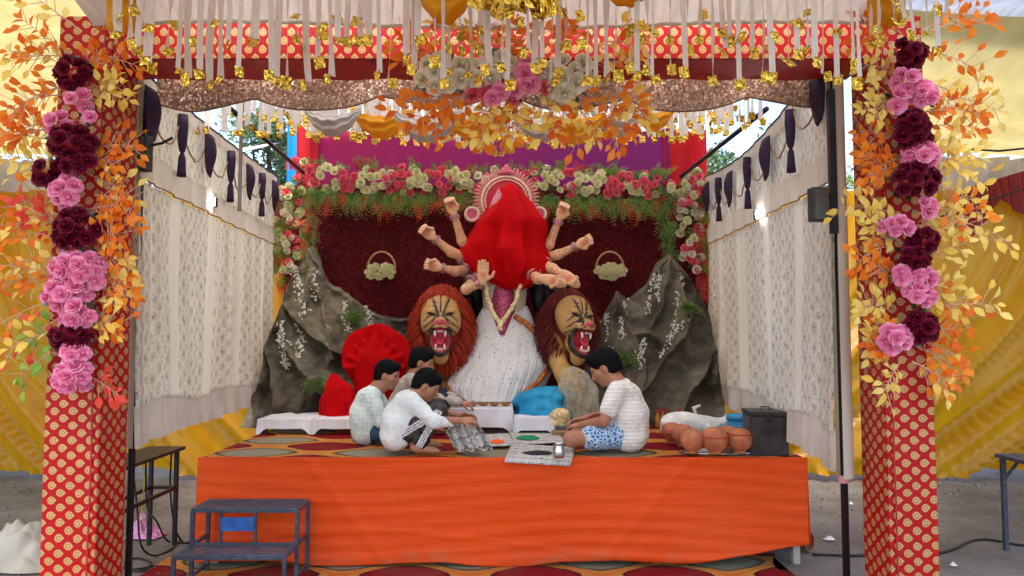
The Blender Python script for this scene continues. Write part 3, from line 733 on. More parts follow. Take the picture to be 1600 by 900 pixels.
TWIG = simple('pale_twig', sr(206, 160, 130), .6)
def spray(name, label, p0, d, L, colour, n, rng, group, leafL=.062, cat='leaf spray', droop=.25):
    p0 = Vector(p0); d = Vector(d).normalized(); t = thing(name, label, cat, p0, 0, group)
    side = d.cross(Vector((0, 1, 0))); side = side.normalized() if side.length > .1 else Vector((1, 0, 0))
    bend = rng.uniform(-.25, .25)
    def pt(s): return d*L*s+side*bend*L*s*s+Vector((0, 0, -droop*L*s*s))+Vector((0, .05*math.sin(s*PI)*-1*L, 0))
    mb = MB().tube([pt(i/6) for i in range(7)], [.0045-.0005*i for i in range(7)], 4)
    ends = []
    for i in range(n):
        s = .18+.82*(i/(n-1)); p = pt(s); dirn = (pt(min(1, s+.03))-pt(max(0, s-.03))).normalized()
        sg = 1 if i % 2 else -1
        tw = rng.uniform(.02, .12) if (i % 3 and s < .93) else 0
        v = (dirn*rng.uniform(.35, .9)+side*sg*rng.uniform(.5, 1.0)+Vector((0, rng.uniform(-.6, .35), 0))).normalized()
        if s > .96: v = dirn
        q = p+v*tw
        if tw > .01: mb.tube([p, q], [.0025, .0018], 4)
        ends.append((q, v))
    part('stem', mb, TWIG, t, local=True)
    for q, v in ends:
        s = leafL*rng.uniform(.75, 1.25)
        zz = Vector((rng.uniform(-.5, .5), -1, rng.uniform(-.4, .8))); zz = (zz-v*zz.dot(v)).normalized(); yy = zz.cross(v)   # blades turned to the open side of the tent
        rot = Matrix((v, yy, zz)).transposed()@Matrix.Rotation(rng.uniform(-.5, .5), 3, 'X')
        place('leaf', LEAF[colour], t, q, rot, s)
    return t
def cluster(name, label, px, py, n, sx, sy, colour, Y, rng, R=.052, group=None, leaves=None, cat='flowers', spread_y=.06):
    """a bunch of roses; n roses spread over an sx by sy pixel ellipse at depth Y, facing outwards"""
    c = P(px, py, Y); ppm = FPX/Y; t = thing(name, label, cat, c, 0, group)
    pts = []; tries = 0; ax, ay = sx/ppm, sy/ppm
    md = R*1.25
    while len(pts) < n and tries < 3000:
        tries += 1
        if tries % 400 == 0: md *= .85
        a = rng.uniform(0, 2*PI); q = math.sqrt(rng.random()); v = Vector((ax*q*math.cos(a), 0, ay*q*math.sin(a)))
        if all((v-w_).length > md for w_ in pts): pts.append(v)
    for v in pts:
        f = v.length/max(ax, ay, .01); loc = Vector((v.x, -spread_y*(1-f*f)+rng.uniform(-.02, .02), v.z))
        n_ = Vector((v.x/max(ax, .05)*.6+rng.uniform(-.25, .25), -1, v.z/max(ay, .05)*.6+rng.uniform(-.25, .3)))
        col = colour if isinstance(colour, str) else rng.choice(colour)
        s = R/.052*rng.uniform(.85, 1.15)
        place('rose', rng.choice(ROSE[col]), t, loc, n_.normalized().to_track_quat('Z', 'Y'), s)
    for _ in range(leaves if leaves is not None else max(4, int(n*1.3))):
        a = rng.uniform(0, 2*PI); v = Vector((ax*1.1*math.cos(a), rng.uniform(0, .03), ay*1.1*math.sin(a)))
        d = Vector((math.cos(a), -.5, math.sin(a))).normalized()
        place('leaf', LEAF['greygreen' if rng.random() < .55 else 'darkgreen'], t, v*.9, d.to_track_quat('X', 'Z').to_matrix()@Matrix.Rotation(rng.uniform(-1, 1), 3, 'X'), R*1.3)
    return t
# ---- pillar arrangements
def pillar_flowers(side, pxc, wl, wr, specs, rows, rng):
    yf = CY0-.03
    # leafy sprays, from the top down, outer and inner side
    todo = []
    for (py, lcol, rcol) in rows:
        for sgn, colour, wd in ((-1, lcol, wl), (1, rcol, wr)):
            if not colour: continue
            if (sgn > 0) == (side == 'left') and rng.random() < .28: continue     # sparser towards the stage
            for rep in range(2 if rng.random() < .45 else 1):
                py2 = py+rng.uniform(-12, 12)+rep*11; p = P(pxc+sgn*rng.uniform(2, 26), py2, yf-.02)
                d = Vector((sgn, rng.uniform(-.55, -.05), rng.uniform(-.45, .75)+(.25 if py < 120 else 0)-(.5 if py > 560 else 0)))
                L = wd*rng.uniform(.62, 1.0)*(.78 if rep else 1)*(.68 if py > 500 else 1)
                c2 = colour
                if rng.random() < .14 and colour == 'orange' or rng.random() < .16 and colour in ('yellow', 'orange'): c2 = 'yellow' if colour == 'orange' else 'orange'
                sd = 'outer' if (sgn < 0) == (side == 'left') else 'inner'
                todo.append((py2, c2, sd, p, d, L))
    todo.sort(key=lambda q: q[0]); cnt = {}
    for py2, c2, sd, p, d, L in todo:
                cnt[(c2, sd)] = k_ = cnt.get((c2, sd), 0)+1
                spray('leaf_spray', f'{c2 if c2 != "green" else "lime green"} leaf spray on the {sd} side of the {side} pillar, {ordw(k_)} from the top', p, d, L, c2, rng.randint(13, 18), rng, f'leaf sprays on the {side} pillar', leafL=.062 if c2 != 'yellow' else .066)
    cc = {}
    for (px, py, n, sx, sy, col) in sorted(specs, key=lambda q: q[1]):
        cc[col] = k_ = cc.get(col, 0)+1
        cluster('rose_bunch', f'{col} artificial rose bunch on the {side} pillar, {ordw(k_)} {col} one from the top', px, py, int(n*1.5+.5), sx*.88, sy*.9, col, yf-.10, rng, R=.043, group=f'rose bunches on the {side} pillar')
rng = random.Random(11)
O, Yl, Rd, Gr = 'orange', 'yellow', 'red', 'green'
pillar_flowers('left', 132, .50, .36, [
 (117, 118, 5, 22, 22, 'burgundy'), (126, 160, 2, 12, 12, 'pink'), (142, 184, 1, 4, 4, 'pink'), (94, 196, 4, 14, 14, 'pink'), (112, 226, 8, 34, 22, 'burgundy'), (77, 270, 4, 20, 14, 'burgundy'), (122, 255, 4, 26, 12, 'burgundy'),
 (108, 300, 5, 16, 24, 'pink'), (125, 360, 9, 36, 26, 'burgundy'), (122, 425, 13, 42, 34, 'pink'), (106, 462, 5, 34, 18, 'pink'), (125, 492, 5, 26, 14, 'pink'), (112, 525, 5, 28, 14, 'burgundy'), (122, 556, 4, 16, 14, 'pink'), (118, 588, 8, 28, 18, 'pink')],
 [(40, None, O), (55, O, None), (78, O, Yl), (104, O, O), (130, O, Yl), (158, O, Yl), (186, O, Yl), (214, Yl, O), (240, O, O), (268, O, Yl), (296, O, Yl), (322, Yl, O), (350, Rd, O), (376, O, Yl), (402, Yl, Yl), (430, O, O), (456, O, O), (482, Rd, Yl), (508, Yl, Yl), (530, Gr, None), (548, Gr, None), (590, None, Rd), (612, None, Rd)], rng)
pillar_flowers('right', 1414, .36, .44, [
 (1418, 88, 5, 18, 20, 'burgundy'), (1412, 130, 4, 18, 16, 'pink'), (1440, 150, 4, 18, 14, 'pink'), (1400, 160, 2, 10, 10, 'pink'), (1424, 196, 5, 26, 14, 'burgundy'), (1424, 216, 4, 24, 12, 'burgundy'), (1436, 246, 6, 22, 20, 'pink'), (1428, 284, 8, 32, 24, 'burgundy'),
 (1442, 326, 2, 8, 10, 'pink'), (1396, 356, 3, 20, 8, 'pink'), (1440, 376, 4, 18, 14, 'burgundy'), (1422, 403, 4, 22, 10, 'burgundy'), (1412, 428, 3, 14, 12, 'pink'), (1438, 430, 3, 12, 12, 'pink'), (1432, 462, 4, 20, 12, 'pink'), (1438, 512, 6, 18, 20, 'burgundy'), (1396, 530, 5, 18, 14, 'pink')],
 [(44, O, O), (66, Yl, O), (90, O, O), (116, Yl, Yl), (142, O, Yl), (168, Yl, O), (194, Yl, O), (220, O, O), (246, O, Yl), (272, O, Yl), (298, Yl, Yl), (326, Yl, Yl), (352, Yl, Yl), (380, O, O), (406, O, Yl), (432, O, Yl), (458, Yl, Yl), (484, Yl, Yl), (508, Yl, O), (536, O, O), (556, O, O), (570, O, O)], rng)
# ---- arrangement on the middle of the beam
k = 0
for (px, py, n, sx, sy, col) in ((690, 118, 9, 34, 22, 'white'), (768, 112, 8, 34, 22, 'white'), (826, 126, 9, 34, 24, 'pink'), (772, 150, 6, 32, 12, 'pink'), (888, 124, 10, 34, 26, 'white')):
    k += 1
    cluster('rose_bunch', f'{"cream white" if col == "white" else "pink"} rose bunch on the crossbeam, {ordw(k)} bunch from the left', px, py, n, sx, sy, col if col == 'white' else ['pink', 'deep pink'], CY0-.10, rng, R=.052, group='rose bunches on the crossbeam')
cb = {}
for i, px in enumerate(sorted(670+280*rng.random() for _ in range(46))):
    low = i % 3 != 0
    py = rng.uniform(135, 165) if low else rng.uniform(60, 105)
    if low: d = Vector(((px-810)/150+rng.uniform(-.3, .3), rng.uniform(-.5, 0), rng.uniform(-1., -.15)))
    else: d = Vector(((px-810)/110+rng.uniform(-.5, .5), rng.uniform(-.6, -.1), rng.uniform(.0, .9)))
    col = O if rng.random() < .62 else Yl; cb[(low, col)] = k = cb.get((low, col), 0)+1
    spray('leaf_spray', f'{col} leaf spray {"hanging below" if low else "rising above"} the crossbeam roses, {ordw(k)} such from the left', P(px, py, CY0-.05), d, rng.uniform(.18, .30), col, rng.randint(8, 12), rng, 'leaf sprays on the crossbeam', leafL=.068)
# ---- ribbons with gold foil tags
GOLD = Mat('gold_foil', .2, 1., .6); GOLD.col(GOLD.mix(GOLD.noise(GOLD.obj(), 9, 2).step(.3, .7), sr(196, 146, 40), sr(250, 218, 100))); GOLD.bump(GOLD.noise(GOLD.obj(), 2, 0), .5, .1); GOLD = GOLD.m
RIB = simple('white_satin_ribbon', sr(230, 220, 210), .45, var=.12, trans=.3)
def tag_mesh(seed):
    r = random.Random(seed); f = lambda u, v: ((u-.5)*1.0+r.uniform(-.06, .06), r.uniform(-.05, .05)-.3*(v-.5)*(seed-1.5)+.15*math.sin(u*3+seed), -v*1.15+r.uniform(-.05, .05))
    mb = MB().grid(3, 3, f); me = mb.mesh('foil_tag', GOLD); return me
TAGS = [tag_mesh(i) for i in range(4)]
RIBS = [MB().grid(1, 8, lambda u, v, k=k: ((u-.5)*math.cos(.5*k*math.sin(v*2.6)), (u-.5)*math.sin(.5*k*math.sin(v*2.6))+.25*math.sin(v*5+k)*v, -v)).mesh('ribbon', RIB, True) for k in range(4)]
def streamer(name, label, x, y, z0, L, wid, tg, rng, group, two):
    t = thing(name, label, 'streamer', (x, y, z0), rng.uniform(-.5, .5), group)
    place('ribbon', rng.choice(RIBS), t, (0, 0, 0), (rng.uniform(-.03, .03), rng.uniform(-.04, .04), 0), (wid, .05, L))
    place('foil_tag', rng.choice(TAGS), t, (0, -.006, -L+.01), (rng.uniform(-.3, .3), rng.uniform(-.25, .25), rng.uniform(-.5, .5)), tg)
    if two: place('foil_tag', rng.choice(TAGS), t, (rng.uniform(-.02, .02), -.012, -L*rng.uniform(.45, .75)), (rng.uniform(-.4, .4), rng.uniform(-.5, .5), rng.uniform(-.6, .6)), tg*.95)
rng = random.Random(5)
k = 0; xs = []
px = 168
while px < 1500:
    xs.append(px+rng.uniform(-5, 5)); px += rng.choice((12, 15, 18, 21))
for px in xs:
    k += 1
    Y = rng.choice((3.6, 3.68, 3.76, 3.84, 3.9)); pyb = rng.choice((62, 78, 92, 104, 112, 118, 124)); pyb += rng.uniform(-5, 5)
    if px < 200 or px > 1390: pyb = rng.uniform(25, 80)
    x = PX(px, Y); z0 = 3.53+.62*((4.16-Y)/3.3)**.8+.01; zb = PZ(pyb, Y); 
    streamer('ribbon_streamer', f'white ribbon with gold foil tag before the red beam, {ordw(k)} from the left', x, Y, z0, max(.1, z0-zb), .034*rng.uniform(.7, 1.15), rng.uniform(.044, .058), rng, 'ribbon streamers in front of the beam', rng.random() < .5)
k = 0
rows_ = []
for Y, n, a, b in ((5.7, 60, 296, 1200), (6.3, 66, 350, 1180), (6.9, 70, 395, 1160), (7.4, 70, 420, 1140)):
    for i in range(n): rows_.append((a+(b-a)*(i+rng.uniform(.1, .9))/n, Y+rng.uniform(-.12, .12)))
rows_.sort()
for px, Y in rows_:
    k += 1; x = PX(px, Y); c_ = 1-abs(px-790)/420; L = 4.22-PZ(rng.uniform(168, 206)+26*max(0, c_), Y)
    streamer('ceiling_streamer', f'cream ribbon with gold tag under stage ceiling, {ordw(k)} from left', x, Y, 4.22, L, .042*rng.uniform(.7, 1.2), .05, rng, 'ribbon streamers under the stage ceiling', rng.random() < .75)
# foil pendant over the middle of the beam
t = thing('foil_pendant', 'cluster of large gold foil tags hanging at the top middle', 'pendant', (PX(810, 3.6), 3.6, PZ(-30, 3.6)))
for i in range(34):
    place('foil_tag', rng.choice(TAGS), t, (rng.uniform(-.21, .21), rng.uniform(-.1, .1), rng.uniform(-.13, .02)), (rng.uniform(-.5, .5), rng.uniform(-.6, .6), rng.uniform(-1, 1)), rng.uniform(.05, .09))
t = thing('bead_pendant', 'gold bead and foil pendant hanging below the crossbeam flowers', 'pendant', P(775, 190, 4.3))
for i in range(9):
    x = (i-4)*.032; L = rng.uniform(.10, .19)
    part('bead_string', MB().tube([(x, 0, 0), (x, 0, -L)], .0035, 4), GOLD, t, local=True)
    place('foil_tag', rng.choice(TAGS), t, (x, -.004, -L), (0, 0, rng.uniform(-.5, .5)), .028)

# ================================================================== FLORAL FRAME OF THE BACKDROP
FERN = leafmat('fern_green', sr(76, 108, 46), sr(146, 172, 92)); FERNR = leafmat('fern_red', sr(196, 56, 32), sr(240, 110, 70)); FERNL = leafmat('fern_lime', sr(104, 136, 40), sr(168, 190, 80)); FERNP = leafmat('fern_pink', sr(190, 40, 66), sr(226, 92, 110))
def fern_mb(pts, rng, n=14, L=.2, base=(0, 0, -1), s0=.022):
    """feathery fronds: rachis plus paired leaflets; returned as one builder"""
    mb = MB()
    for p in pts:
        for _ in range(n):
            d = (Vector(base)+Vector((rng.uniform(-.9, .9), rng.uniform(-.9, .1), rng.uniform(-.5, .5)))).normalized(); l = L*rng.uniform(.6, 1.1)
            sd = d.cross(Vector((0, 1, 0))).normalized() if abs(d.y) < .9 else Vector((1, 0, 0))
            q = Vector(p)+Vector((rng.uniform(-.05, .05), rng.uniform(-.03, .03), rng.uniform(-.03, .03)))
            for j in range(9):
                c = q+d*l*j/8+Vector((0, 0, -.25*l*(j/8)**2)); s = s0*(1.2-.7*j/8)
                for sg in (-1, 1):
                    e = c+(sd*sg*.9+d*.6).normalized()*s*2.2; w_ = d*s*.42; up = Vector((0, -.25*s, 0))
                    mb.add([c, c.lerp(e, .5)+w_+up, e, c.lerp(e, .5)-w_+up], [(0, 1, 2, 3)])
    return mb
rng = random.Random(21)
def garland(label, path, n, wid, Y, mix, fern, fern_dir, name='flower_garland'):
    """path: list of pixel points along the centre line"""
    c0 = P(*path[0], Y); t = thing(name, label, 'garland', c0)
    seg = [math.dist(a, b) for a, b in zip(path[:-1], path[1:])]; tot = sum(seg)
    def at(s):
        s *= tot
        for (a, b, l) in zip(path[:-1], path[1:], seg):
            if s <= l: return (a[0]+(b[0]-a[0])*s/l, a[1]+(b[1]-a[1])*s/l)
            s -= l
        return path[-1]
    for i in range(n):
        s = (i+rng.random())/n; a = at(s); q = rng.uniform(-1, 1)
        hor = abs(path[-1][0]-path[0][0]) > abs(path[-1][1]-path[0][1])
        px, py = (a[0]+rng.uniform(-8, 8), a[1]+wid*q) if hor else (a[0]+wid*q, a[1]+rng.uniform(-8, 8))
        p = P(px, py, Y-.10+.08*q*q+rng.uniform(-.02, .02))-c0
        kk = mix(s, rng); nv = Vector((rng.uniform(-.4, .4), -1, rng.uniform(-.4, .5)))
        place('rose', rng.choice(ROSE[kk]), t, p, nv.to_track_quat('Z', 'Y'), rng.uniform(.78, 1.05))
    for (mat, f, nn, L, dr) in fern:
        pts = [P(at(s)[0]+f[0]+rng.uniform(-6, 6), at(s)[1]+f[1]+rng.uniform(-6, 6), Y-.02) for s in ((i+rng.random())/nn for i in range(nn))]
        part('fern', fern_mb(pts, rng, 5, L, dr), mat, t, kind='stuff')
    return t
def mixf(s, r):
    ph = math.sin(s*58)+.5*math.sin(s*23+1); return ('deep pink' if ph > 0 else 'pale') if r.random() < .8 else r.choice(('pale', 'deep pink', 'white'))
garland('long pink and cream rose garland across the top of the backdrop', [(462, 272), (560, 280), (700, 284), (850, 285), (980, 290), (1095, 288)], 250, 20, 8.55, mixf,
 [(FERN, (0, 22), 70, .26, (0, -.3, -1)), (FERNR, (0, 28), 30, .22, (.2, -.4, -1)), (FERNL, (0, 24), 16, .2, (.1, -.5, -1)), (FERN, (0, -10), 22, .22, (0, -.2, 1)), (FERNL, (250, -8), 5, .22, (0, -.2, 1)), (FERNP, (-40, -14), 6, .16, (0, -.3, 1)), (FERN, (0, 4), 30, .13, (0, -1, 0))], (0, 0, -1))
garland('cream and green flower garland down the left edge of the backdrop', [(458, 285), (450, 330), (446, 380), (450, 425)], 52, 20, 8.5, lambda s, r: r.choice(('pale', 'white', 'pale', 'deep pink')),
 [(FERN, (34, 0), 14, .22, (.5, -.4, -.6)), (FERNL, (-8, 10), 12, .17, (-.3, -.5, -.5)), (FERNR, (30, 30), 8, .17, (.7, -.4, -.5)), (FERNL, (6, 0), 12, .12, (0, -1, 0)), (FERNR, (-6, 40), 6, .15, (0, -.6, -1))], (0, 0, -1))
garland('pink and cream flower garland down the right edge of the backdrop', [(1080, 285), (1078, 330), (1080, 385), (1085, 420)], 46, 18, 8.5, lambda s, r: r.choice(('pale', 'deep pink', 'deep pink', 'white')),
 [(FERN, (-34, 0), 16, .22, (-.5, -.4, -.6)), (FERNL, (14, 10), 10, .17, (.4, -.5, -.5)), (FERNR, (16, 40), 10, .17, (.3, -.4, -.7)), (FERN, (0, 0), 10, .12, (0, -1, 0)), (FERNP, (12, 20), 6, .14, (0, -.6, -1))], (0, 0, -1))
# hanging baskets of cream flowers
for s, px in (('left', 596), ('right', 953)):
    Y = 8.6; c = P(px, 418, Y); t = thing('flower_basket', f'round handled cream flower basket on the maroon backdrop, {s} of the idol', 'basket', c, group='flower baskets')
    R = 22/FPX*Y
    part('handle', MB().tube([(R*math.cos(PI*i/16), 0, -.02+R*1.25*math.sin(PI*i/16)) for i in range(17)], .011, 6), simple('cane', sr(186, 150, 104), .6), t, smooth=True, local=True)
    part('basket_body', MB().lathe([(.10, -.11), (.17, -.03), (.165, 0)], 16, sy=.6), simple('cane', 0), t, local=True, smooth=True)
    for i in range(58):
        a = rng.uniform(0, 2*PI); q = math.sqrt(rng.random()); v = Vector((.175*q*math.cos(a), -.10-.05*(1-q), -.055+.085*q*math.sin(a)))
        place('rose', rng.choice(ROSE['pale']), t, v, Vector((v.x*2+rng.uniform(-.3, .3), -1, rng.uniform(-.3, .5))).to_track_quat('Z', 'Y'), rng.uniform(.42, .6))

# ================================================================== PAINTED CLOTH ROCKS
def rock_mat():
    m = Mat('painted_rock_cloth', .85, 0, .2); o = m.obj()
    a = m.noise(o, 2.2, 6, .65); b = m.noise(o, 9, 5, .65); c = m.noise(o, 60, 3)
    col = m.mix(a.step(.32, .66), sr(60, 54, 45), sr(116, 106, 88)); col = m.mix(b.step(.54, .72)*.6, col, sr(112, 84, 66)); col = m.mix(b.step(.46, .34)*.6, col, sr(76, 84, 62))
    col = m.mix(m.noise(o, 5, 4).step(.58, .72)*.45, col, sr(150, 138, 120))
    m.col(col); m.bump(b+c*.3, .7, .03); return m.m
ROCK = rock_mat()
def rock(label, ridges, sil, seed):
    """painted cloth hung over props: a leaning sheet with a peaked top edge and sharp pulled folds"""
    def yn(py): return 8.48-(py-385)/255*.95
    sp = [P(px, py, 8.35) for px, py in sil]; sx = np.array([p.x for p in sp]); sz = np.array([p.z for p in sp])
    seg = []
    for rd in ridges:
        pts = [P(px, py, yn(py)) for px, py in rd]
        for p, q in zip(pts[:-1], pts[1:]): seg.append((p.x, p.z, q.x, q.z))
    sa = np.array(seg); x0, x1 = sx[0], sx[-1]
    def depth(x, z):
        top = float(np.interp(x, sx, sz)); v = max(0, min(1, (z-SZ)/max(.05, top-SZ)))
        xx = x+.035*nz(x*4, z*4, seed)+.015*nz(x*11, z*9, seed+2); zz = z+.035*nz(x*4, z*4, seed+7)
        dx, dz = sa[:, 2]-sa[:, 0], sa[:, 3]-sa[:, 1]; t_ = np.clip(((xx-sa[:, 0])*dx+(zz-sa[:, 1])*dz)/(dx*dx+dz*dz+1e-6), 0, 1)
        d = np.hypot(xx-sa[:, 0]-t_*dx, zz-sa[:, 1]-t_*dz); r = float(np.max(.34*np.exp(-d/.07)))
        e = min(x-x0, x1-x); side = .55*max(0, 1-e/.16)**2
        y = 7.62+.88*v**1.25+side-r*(1-.35*v)-.10*nz(x*2.5, z*2.5, seed)-.05*nz(x*7, z*6, seed+1)-.02*nz(x*18, z*16, seed)-.05*abs(nz(x*6+z*3, z*2, seed+4))
        return min(8.72, y)
    def f(u, v):
        x = x0+(x1-x0)*u; top = float(np.interp(x, sx, sz))+.02*nz(x*14, 0, seed); z = SZ-.02+(top-SZ+.02)*v
        return (x, depth(x, z)+.10*max(0, v-.97)/.03, z)
    o = part('cloth_rock', MB().grid(190, 130, f), ROCK, smooth=True); m = o.data; off = Vector(((x0+x1)/2, 7.6, SZ))
    for vv in m.vertices: vv.co -= off
    o.location = off; tag(o, label, 'rock', 'painted cloth rocks'); return depth
hL = rock('grey brown painted cloth mountain left of the idol', [[(486, 384), (512, 440), (545, 462), (592, 492), (648, 498)], [(486, 384), (456, 440), (436, 480), (418, 540), (408, 600)], [(486, 384), (496, 450), (515, 520), (520, 560)], [(440, 472), (480, 510), (520, 545), (560, 560)], [(545, 462), (552, 520), (560, 560)], [(436, 480), (452, 540), (490, 590), (520, 612)], [(418, 540), (436, 600), (440, 640)], [(592, 492), (600, 540), (590, 600)], [(648, 498), (655, 560), (650, 610)], [(490, 590), (470, 640)]], [(398, 640), (408, 590), (420, 530), (438, 474), (456, 436), (486, 382), (500, 410), (512, 440), (545, 460), (568, 480), (592, 492), (625, 498), (648, 496), (668, 520), (690, 600)], 1)
hR = rock('dark grey painted cloth mountain right of the idol', [[(1046, 394), (1008, 446), (964, 456), (926, 540)], [(1046, 394), (1082, 440), (1108, 480), (1116, 540), (1112, 600)], [(1046, 394), (1030, 470), (1014, 520), (990, 524)], [(1090, 452), (1062, 520), (1030, 570), (1000, 610)], [(964, 456), (956, 520), (940, 560)], [(964, 456), (980, 500), (990, 524), (1004, 580), (996, 620)], [(1116, 540), (1080, 600), (1060, 640)], [(1046, 394), (1066, 470), (1062, 520)], [(1014, 520), (1040, 540)]], [(885, 600), (905, 560), (926, 535), (945, 490), (964, 454), (985, 466), (1008, 446), (1028, 412), (1046, 392), (1062, 412), (1082, 440), (1108, 482), (1118, 540), (1122, 640)], 2)
WHF = simple('tiny_white_blossom', sr(226, 222, 206), .6, var=.2, nscale=40)
def strand(label, pts, h, rng):
    """string of small white blossoms lying down the rock face"""
    mb = MB(); c0 = None
    P3 = []
    for (px, py) in pts:
        # walk the sight line back to the rock surface
        best = None
        for i in range(180):
            Y = 7.1+i*.009; q = P(px, py, Y)
            if Y > h(q.x, q.z): best = q; break
        P3.append(best or P(px, py, 8.5))
    for a, b in zip(P3[:-1], P3[1:]):
        n = max(2, int((b-a).length/.0095))
        for j in range(n):
            p = a.lerp(b, j/n)+Vector((rng.gauss(0, .023), -.035+rng.gauss(0, .012), rng.gauss(0, .01)))
            d = Vector((rng.uniform(-.7, .7), -1, rng.uniform(-.6, .6))).normalized(); s = rng.uniform(.012, .021)
            R = d.to_track_quat('Z', 'Y').to_matrix(); vs = [p+d*.004]; 
            for kk in range(10):
                rr = s if kk % 2 == 0 else s*.45; vs.append(p+R@Vector((rr*math.cos(kk*PI/5), rr*math.sin(kk*PI/5), .004 if kk % 2 == 0 else -.002)))
            mb.add(vs, [(0, 1+kk, 1+(kk+1) % 10) for kk in range(10)])
    t = thing('blossom_strand', label, 'flower strand', P3[0], 0, 'white blossom strands on the rocks')
    part('string', MB().tube([q+Vector((0, -.02, 0)) for q in P3], .003, 4), simple('green_string', sr(90, 110, 60), .7), t); part('blossoms', mb, WHF, t, kind='stuff')
rng = random.Random(3)
for h, side, L in ((hL, 'left', [[(462, 420), (470, 455), (478, 490)], [(490, 420), (492, 445), (496, 470)], [(442, 500), (440, 535), (450, 575)], [(468, 490), (472, 525), (468, 560)], [(542, 470), (540, 495), (548, 520)], [(572, 480), (578, 500), (580, 515)], [(450, 535), (448, 560), (452, 580)]]),
                   (hR, 'right', [[(948, 490), (950, 520), (948, 550)], [(975, 470), (972, 500), (970, 530)], [(1020, 430), (1016, 460), (1013, 490)], [(1030, 425), (1028, 450), (1031, 472)], [(1062, 430), (1058, 470), (1055, 500)], [(1068, 500), (1045, 530), (1030, 560)], [(1004, 530), (1000, 555), (1002, 580)], [(1056, 500), (1048, 525), (1042, 545)]])):
    for i, pts in enumerate(sorted(L, key=lambda q: q[0][0])): strand(f'string of tiny white blossoms on the {side} rock, {ordw(i+1)} from the left', pts, h, rng)
for (px, py, Y, lab, h) in ((494, 600, 7.5, 'dark green plant tucked into the foot of the left rock', hL), (1072, 480, 7.9, 'small green plant on the shoulder of the right rock', hR), (555, 500, 8.0, 'small green plant on the ridge of the left rock', hL), (975, 560, 7.8, 'small green plant low on the right rock', hR)):
    best = P(px, py, Y)
    for i in range(180):
        q = P(px, py, 7.1+i*.009)
        if q.y > h(q.x, q.z): best = q; break
    t = thing('fern_plant', lab, 'plant', best); part('stem', MB().tube([best, best+Vector((0, -.05, .04))], .008, 5), simple('green_string', 0), t); part('fronds', fern_mb([best+Vector((0, -.04, 0))], rng, 26, .24, (0, -.4, .3), .02), FERN, t, kind='stuff')
# ================================================================== THE IDOL
IY = 8.0
idol = thing('idol', 'tall ten-armed festival idol with red cloth over its head and white skirt', 'idol', (PX(785, IY), IY, SZ))
def ippx(n): return n*IY/FPX
def interp(tab, q):
    for a, b in zip(tab[:-1], tab[1:]):
        if q <= b[0]:
            t_ = (q-a[0])/(b[0]-a[0]); t_ = t_*t_*(3-2*t_) if False else t_
            return [a[i]+(b[i]-a[i])*t_ for i in range(1, len(a))]
    return list(tab[-1][1:])
def loft(tab, Y, nf, amp, nu=96, nv=48, ph=0., sharp=1., off=0., v0=0., v1=1., wild=0.):
    """tab rows: (py, centre px, half width px, depth m). A closed drape with nf radial folds"""
    y0, y1 = tab[0][0], tab[-1][0]
    def f(u, v):
        q = y0+(y1-y0)*(v0+(v1-v0)*v); c, w_, d = interp(tab, q); th = 2*PI*u
        p = P(c, q, Y); rx = w_*Y/FPX+off; ry = d+off
        k = (v0+(v1-v0)*v)
        fo = 1+amp*k*(math.sin(nf*th+ph+2*nz(v*2, th, 1))*.6+.4*math.sin(nf*2.3*th+1.3+ph))*sharp+wild*nz(math.sin(th)*2, k*4, ph)
        return (p.x+rx*math.sin(th)*fo, Y-ry*math.cos(th)*fo, p.z)
    return MB().grid(nu, nv, f, lambda u, v: (u*2, v), wrap=True)
def skirt_mat():
    m = Mat('white_spotted_skirt_cloth', .6, 0, .3); o = m.obj()
    v = E(m.nt, m.vor(o, 17)).step(.17, .10); n1 = m.noise(o, 90, 2)
    m.col(m.mix(v*.75, m.mix(n1.step(.35, .7), sr(234, 228, 220), sr(250, 246, 240)), sr(84, 70, 74))); m.bump(n1+m.noise(o, 26, 4, .7, sc3=(1.6, 1.6, .45)), .8, .02); return m.m
SKIRT = skirt_mat()
HEM = simple('orange_gold_brocade_trim', sr(196, 112, 50), .4, .4, var=.45, nscale=60, bump=.5, bscale=70)
stab = [(478, 790, 34, .16), (505, 788, 46, .22), (530, 792, 58, .30), (560, 790, 68, .36), (582, 779, 80, .40), (603, 772, 80, .43), (636, 766, 64, .42)]
part('skirt', loft(stab, IY, 31, .028, 300, 60, wild=.10), SKIRT, idol, smooth=True)
part('skirt_hem', loft(stab, IY, 31, .028, 300, 6, wild=.10, off=.012, v0=.93, v1=1.03), HEM, idol, smooth=True)
def on_skirt(px, py, off=.02):
    c, w_, d = interp(stab, py); s = max(-.97, min(.97, (px-c)/w_)); p = P(c, py, IY); th = math.asin(s)
    return Vector((p.x+(w_*IY/FPX)*s*1.02, IY-(d+off)*math.cos(th)*1.06-.01, p.z))
def ribbon(name, pts, wd, mat, parent, surf):
    L = [surf(*q) for q in pts]
    def f(u, v):
        s = u*(len(L)-1); i = min(int(s), len(L)-2); p = L[i].lerp(L[i+1], s-i); d = (L[i+1]-L[i]).normalized(); n = d.cross(Vector((0, -1, 0))).normalized()
        return p+n*wd*(v-.5)+Vector((0, -.012*math.sin(v*PI)-.004*math.sin(u*40), 0))
    return part(name, MB().grid(30, 6, f), mat, parent, smooth=True, solid=.006)
ribbon('sash', [(803, 494), (820, 505), (834, 518), (848, 530)], .055, HEM, idol, on_skirt)
ribbon('side_border', [(853, 566), (848, 582), (838, 594), (824, 604), (812, 614), (808, 636)], .05, HEM, idol, on_skirt)
ribbon('side_border', [(701, 588), (706, 604), (720, 618), (734, 630)], .055, HEM, idol, on_skirt)
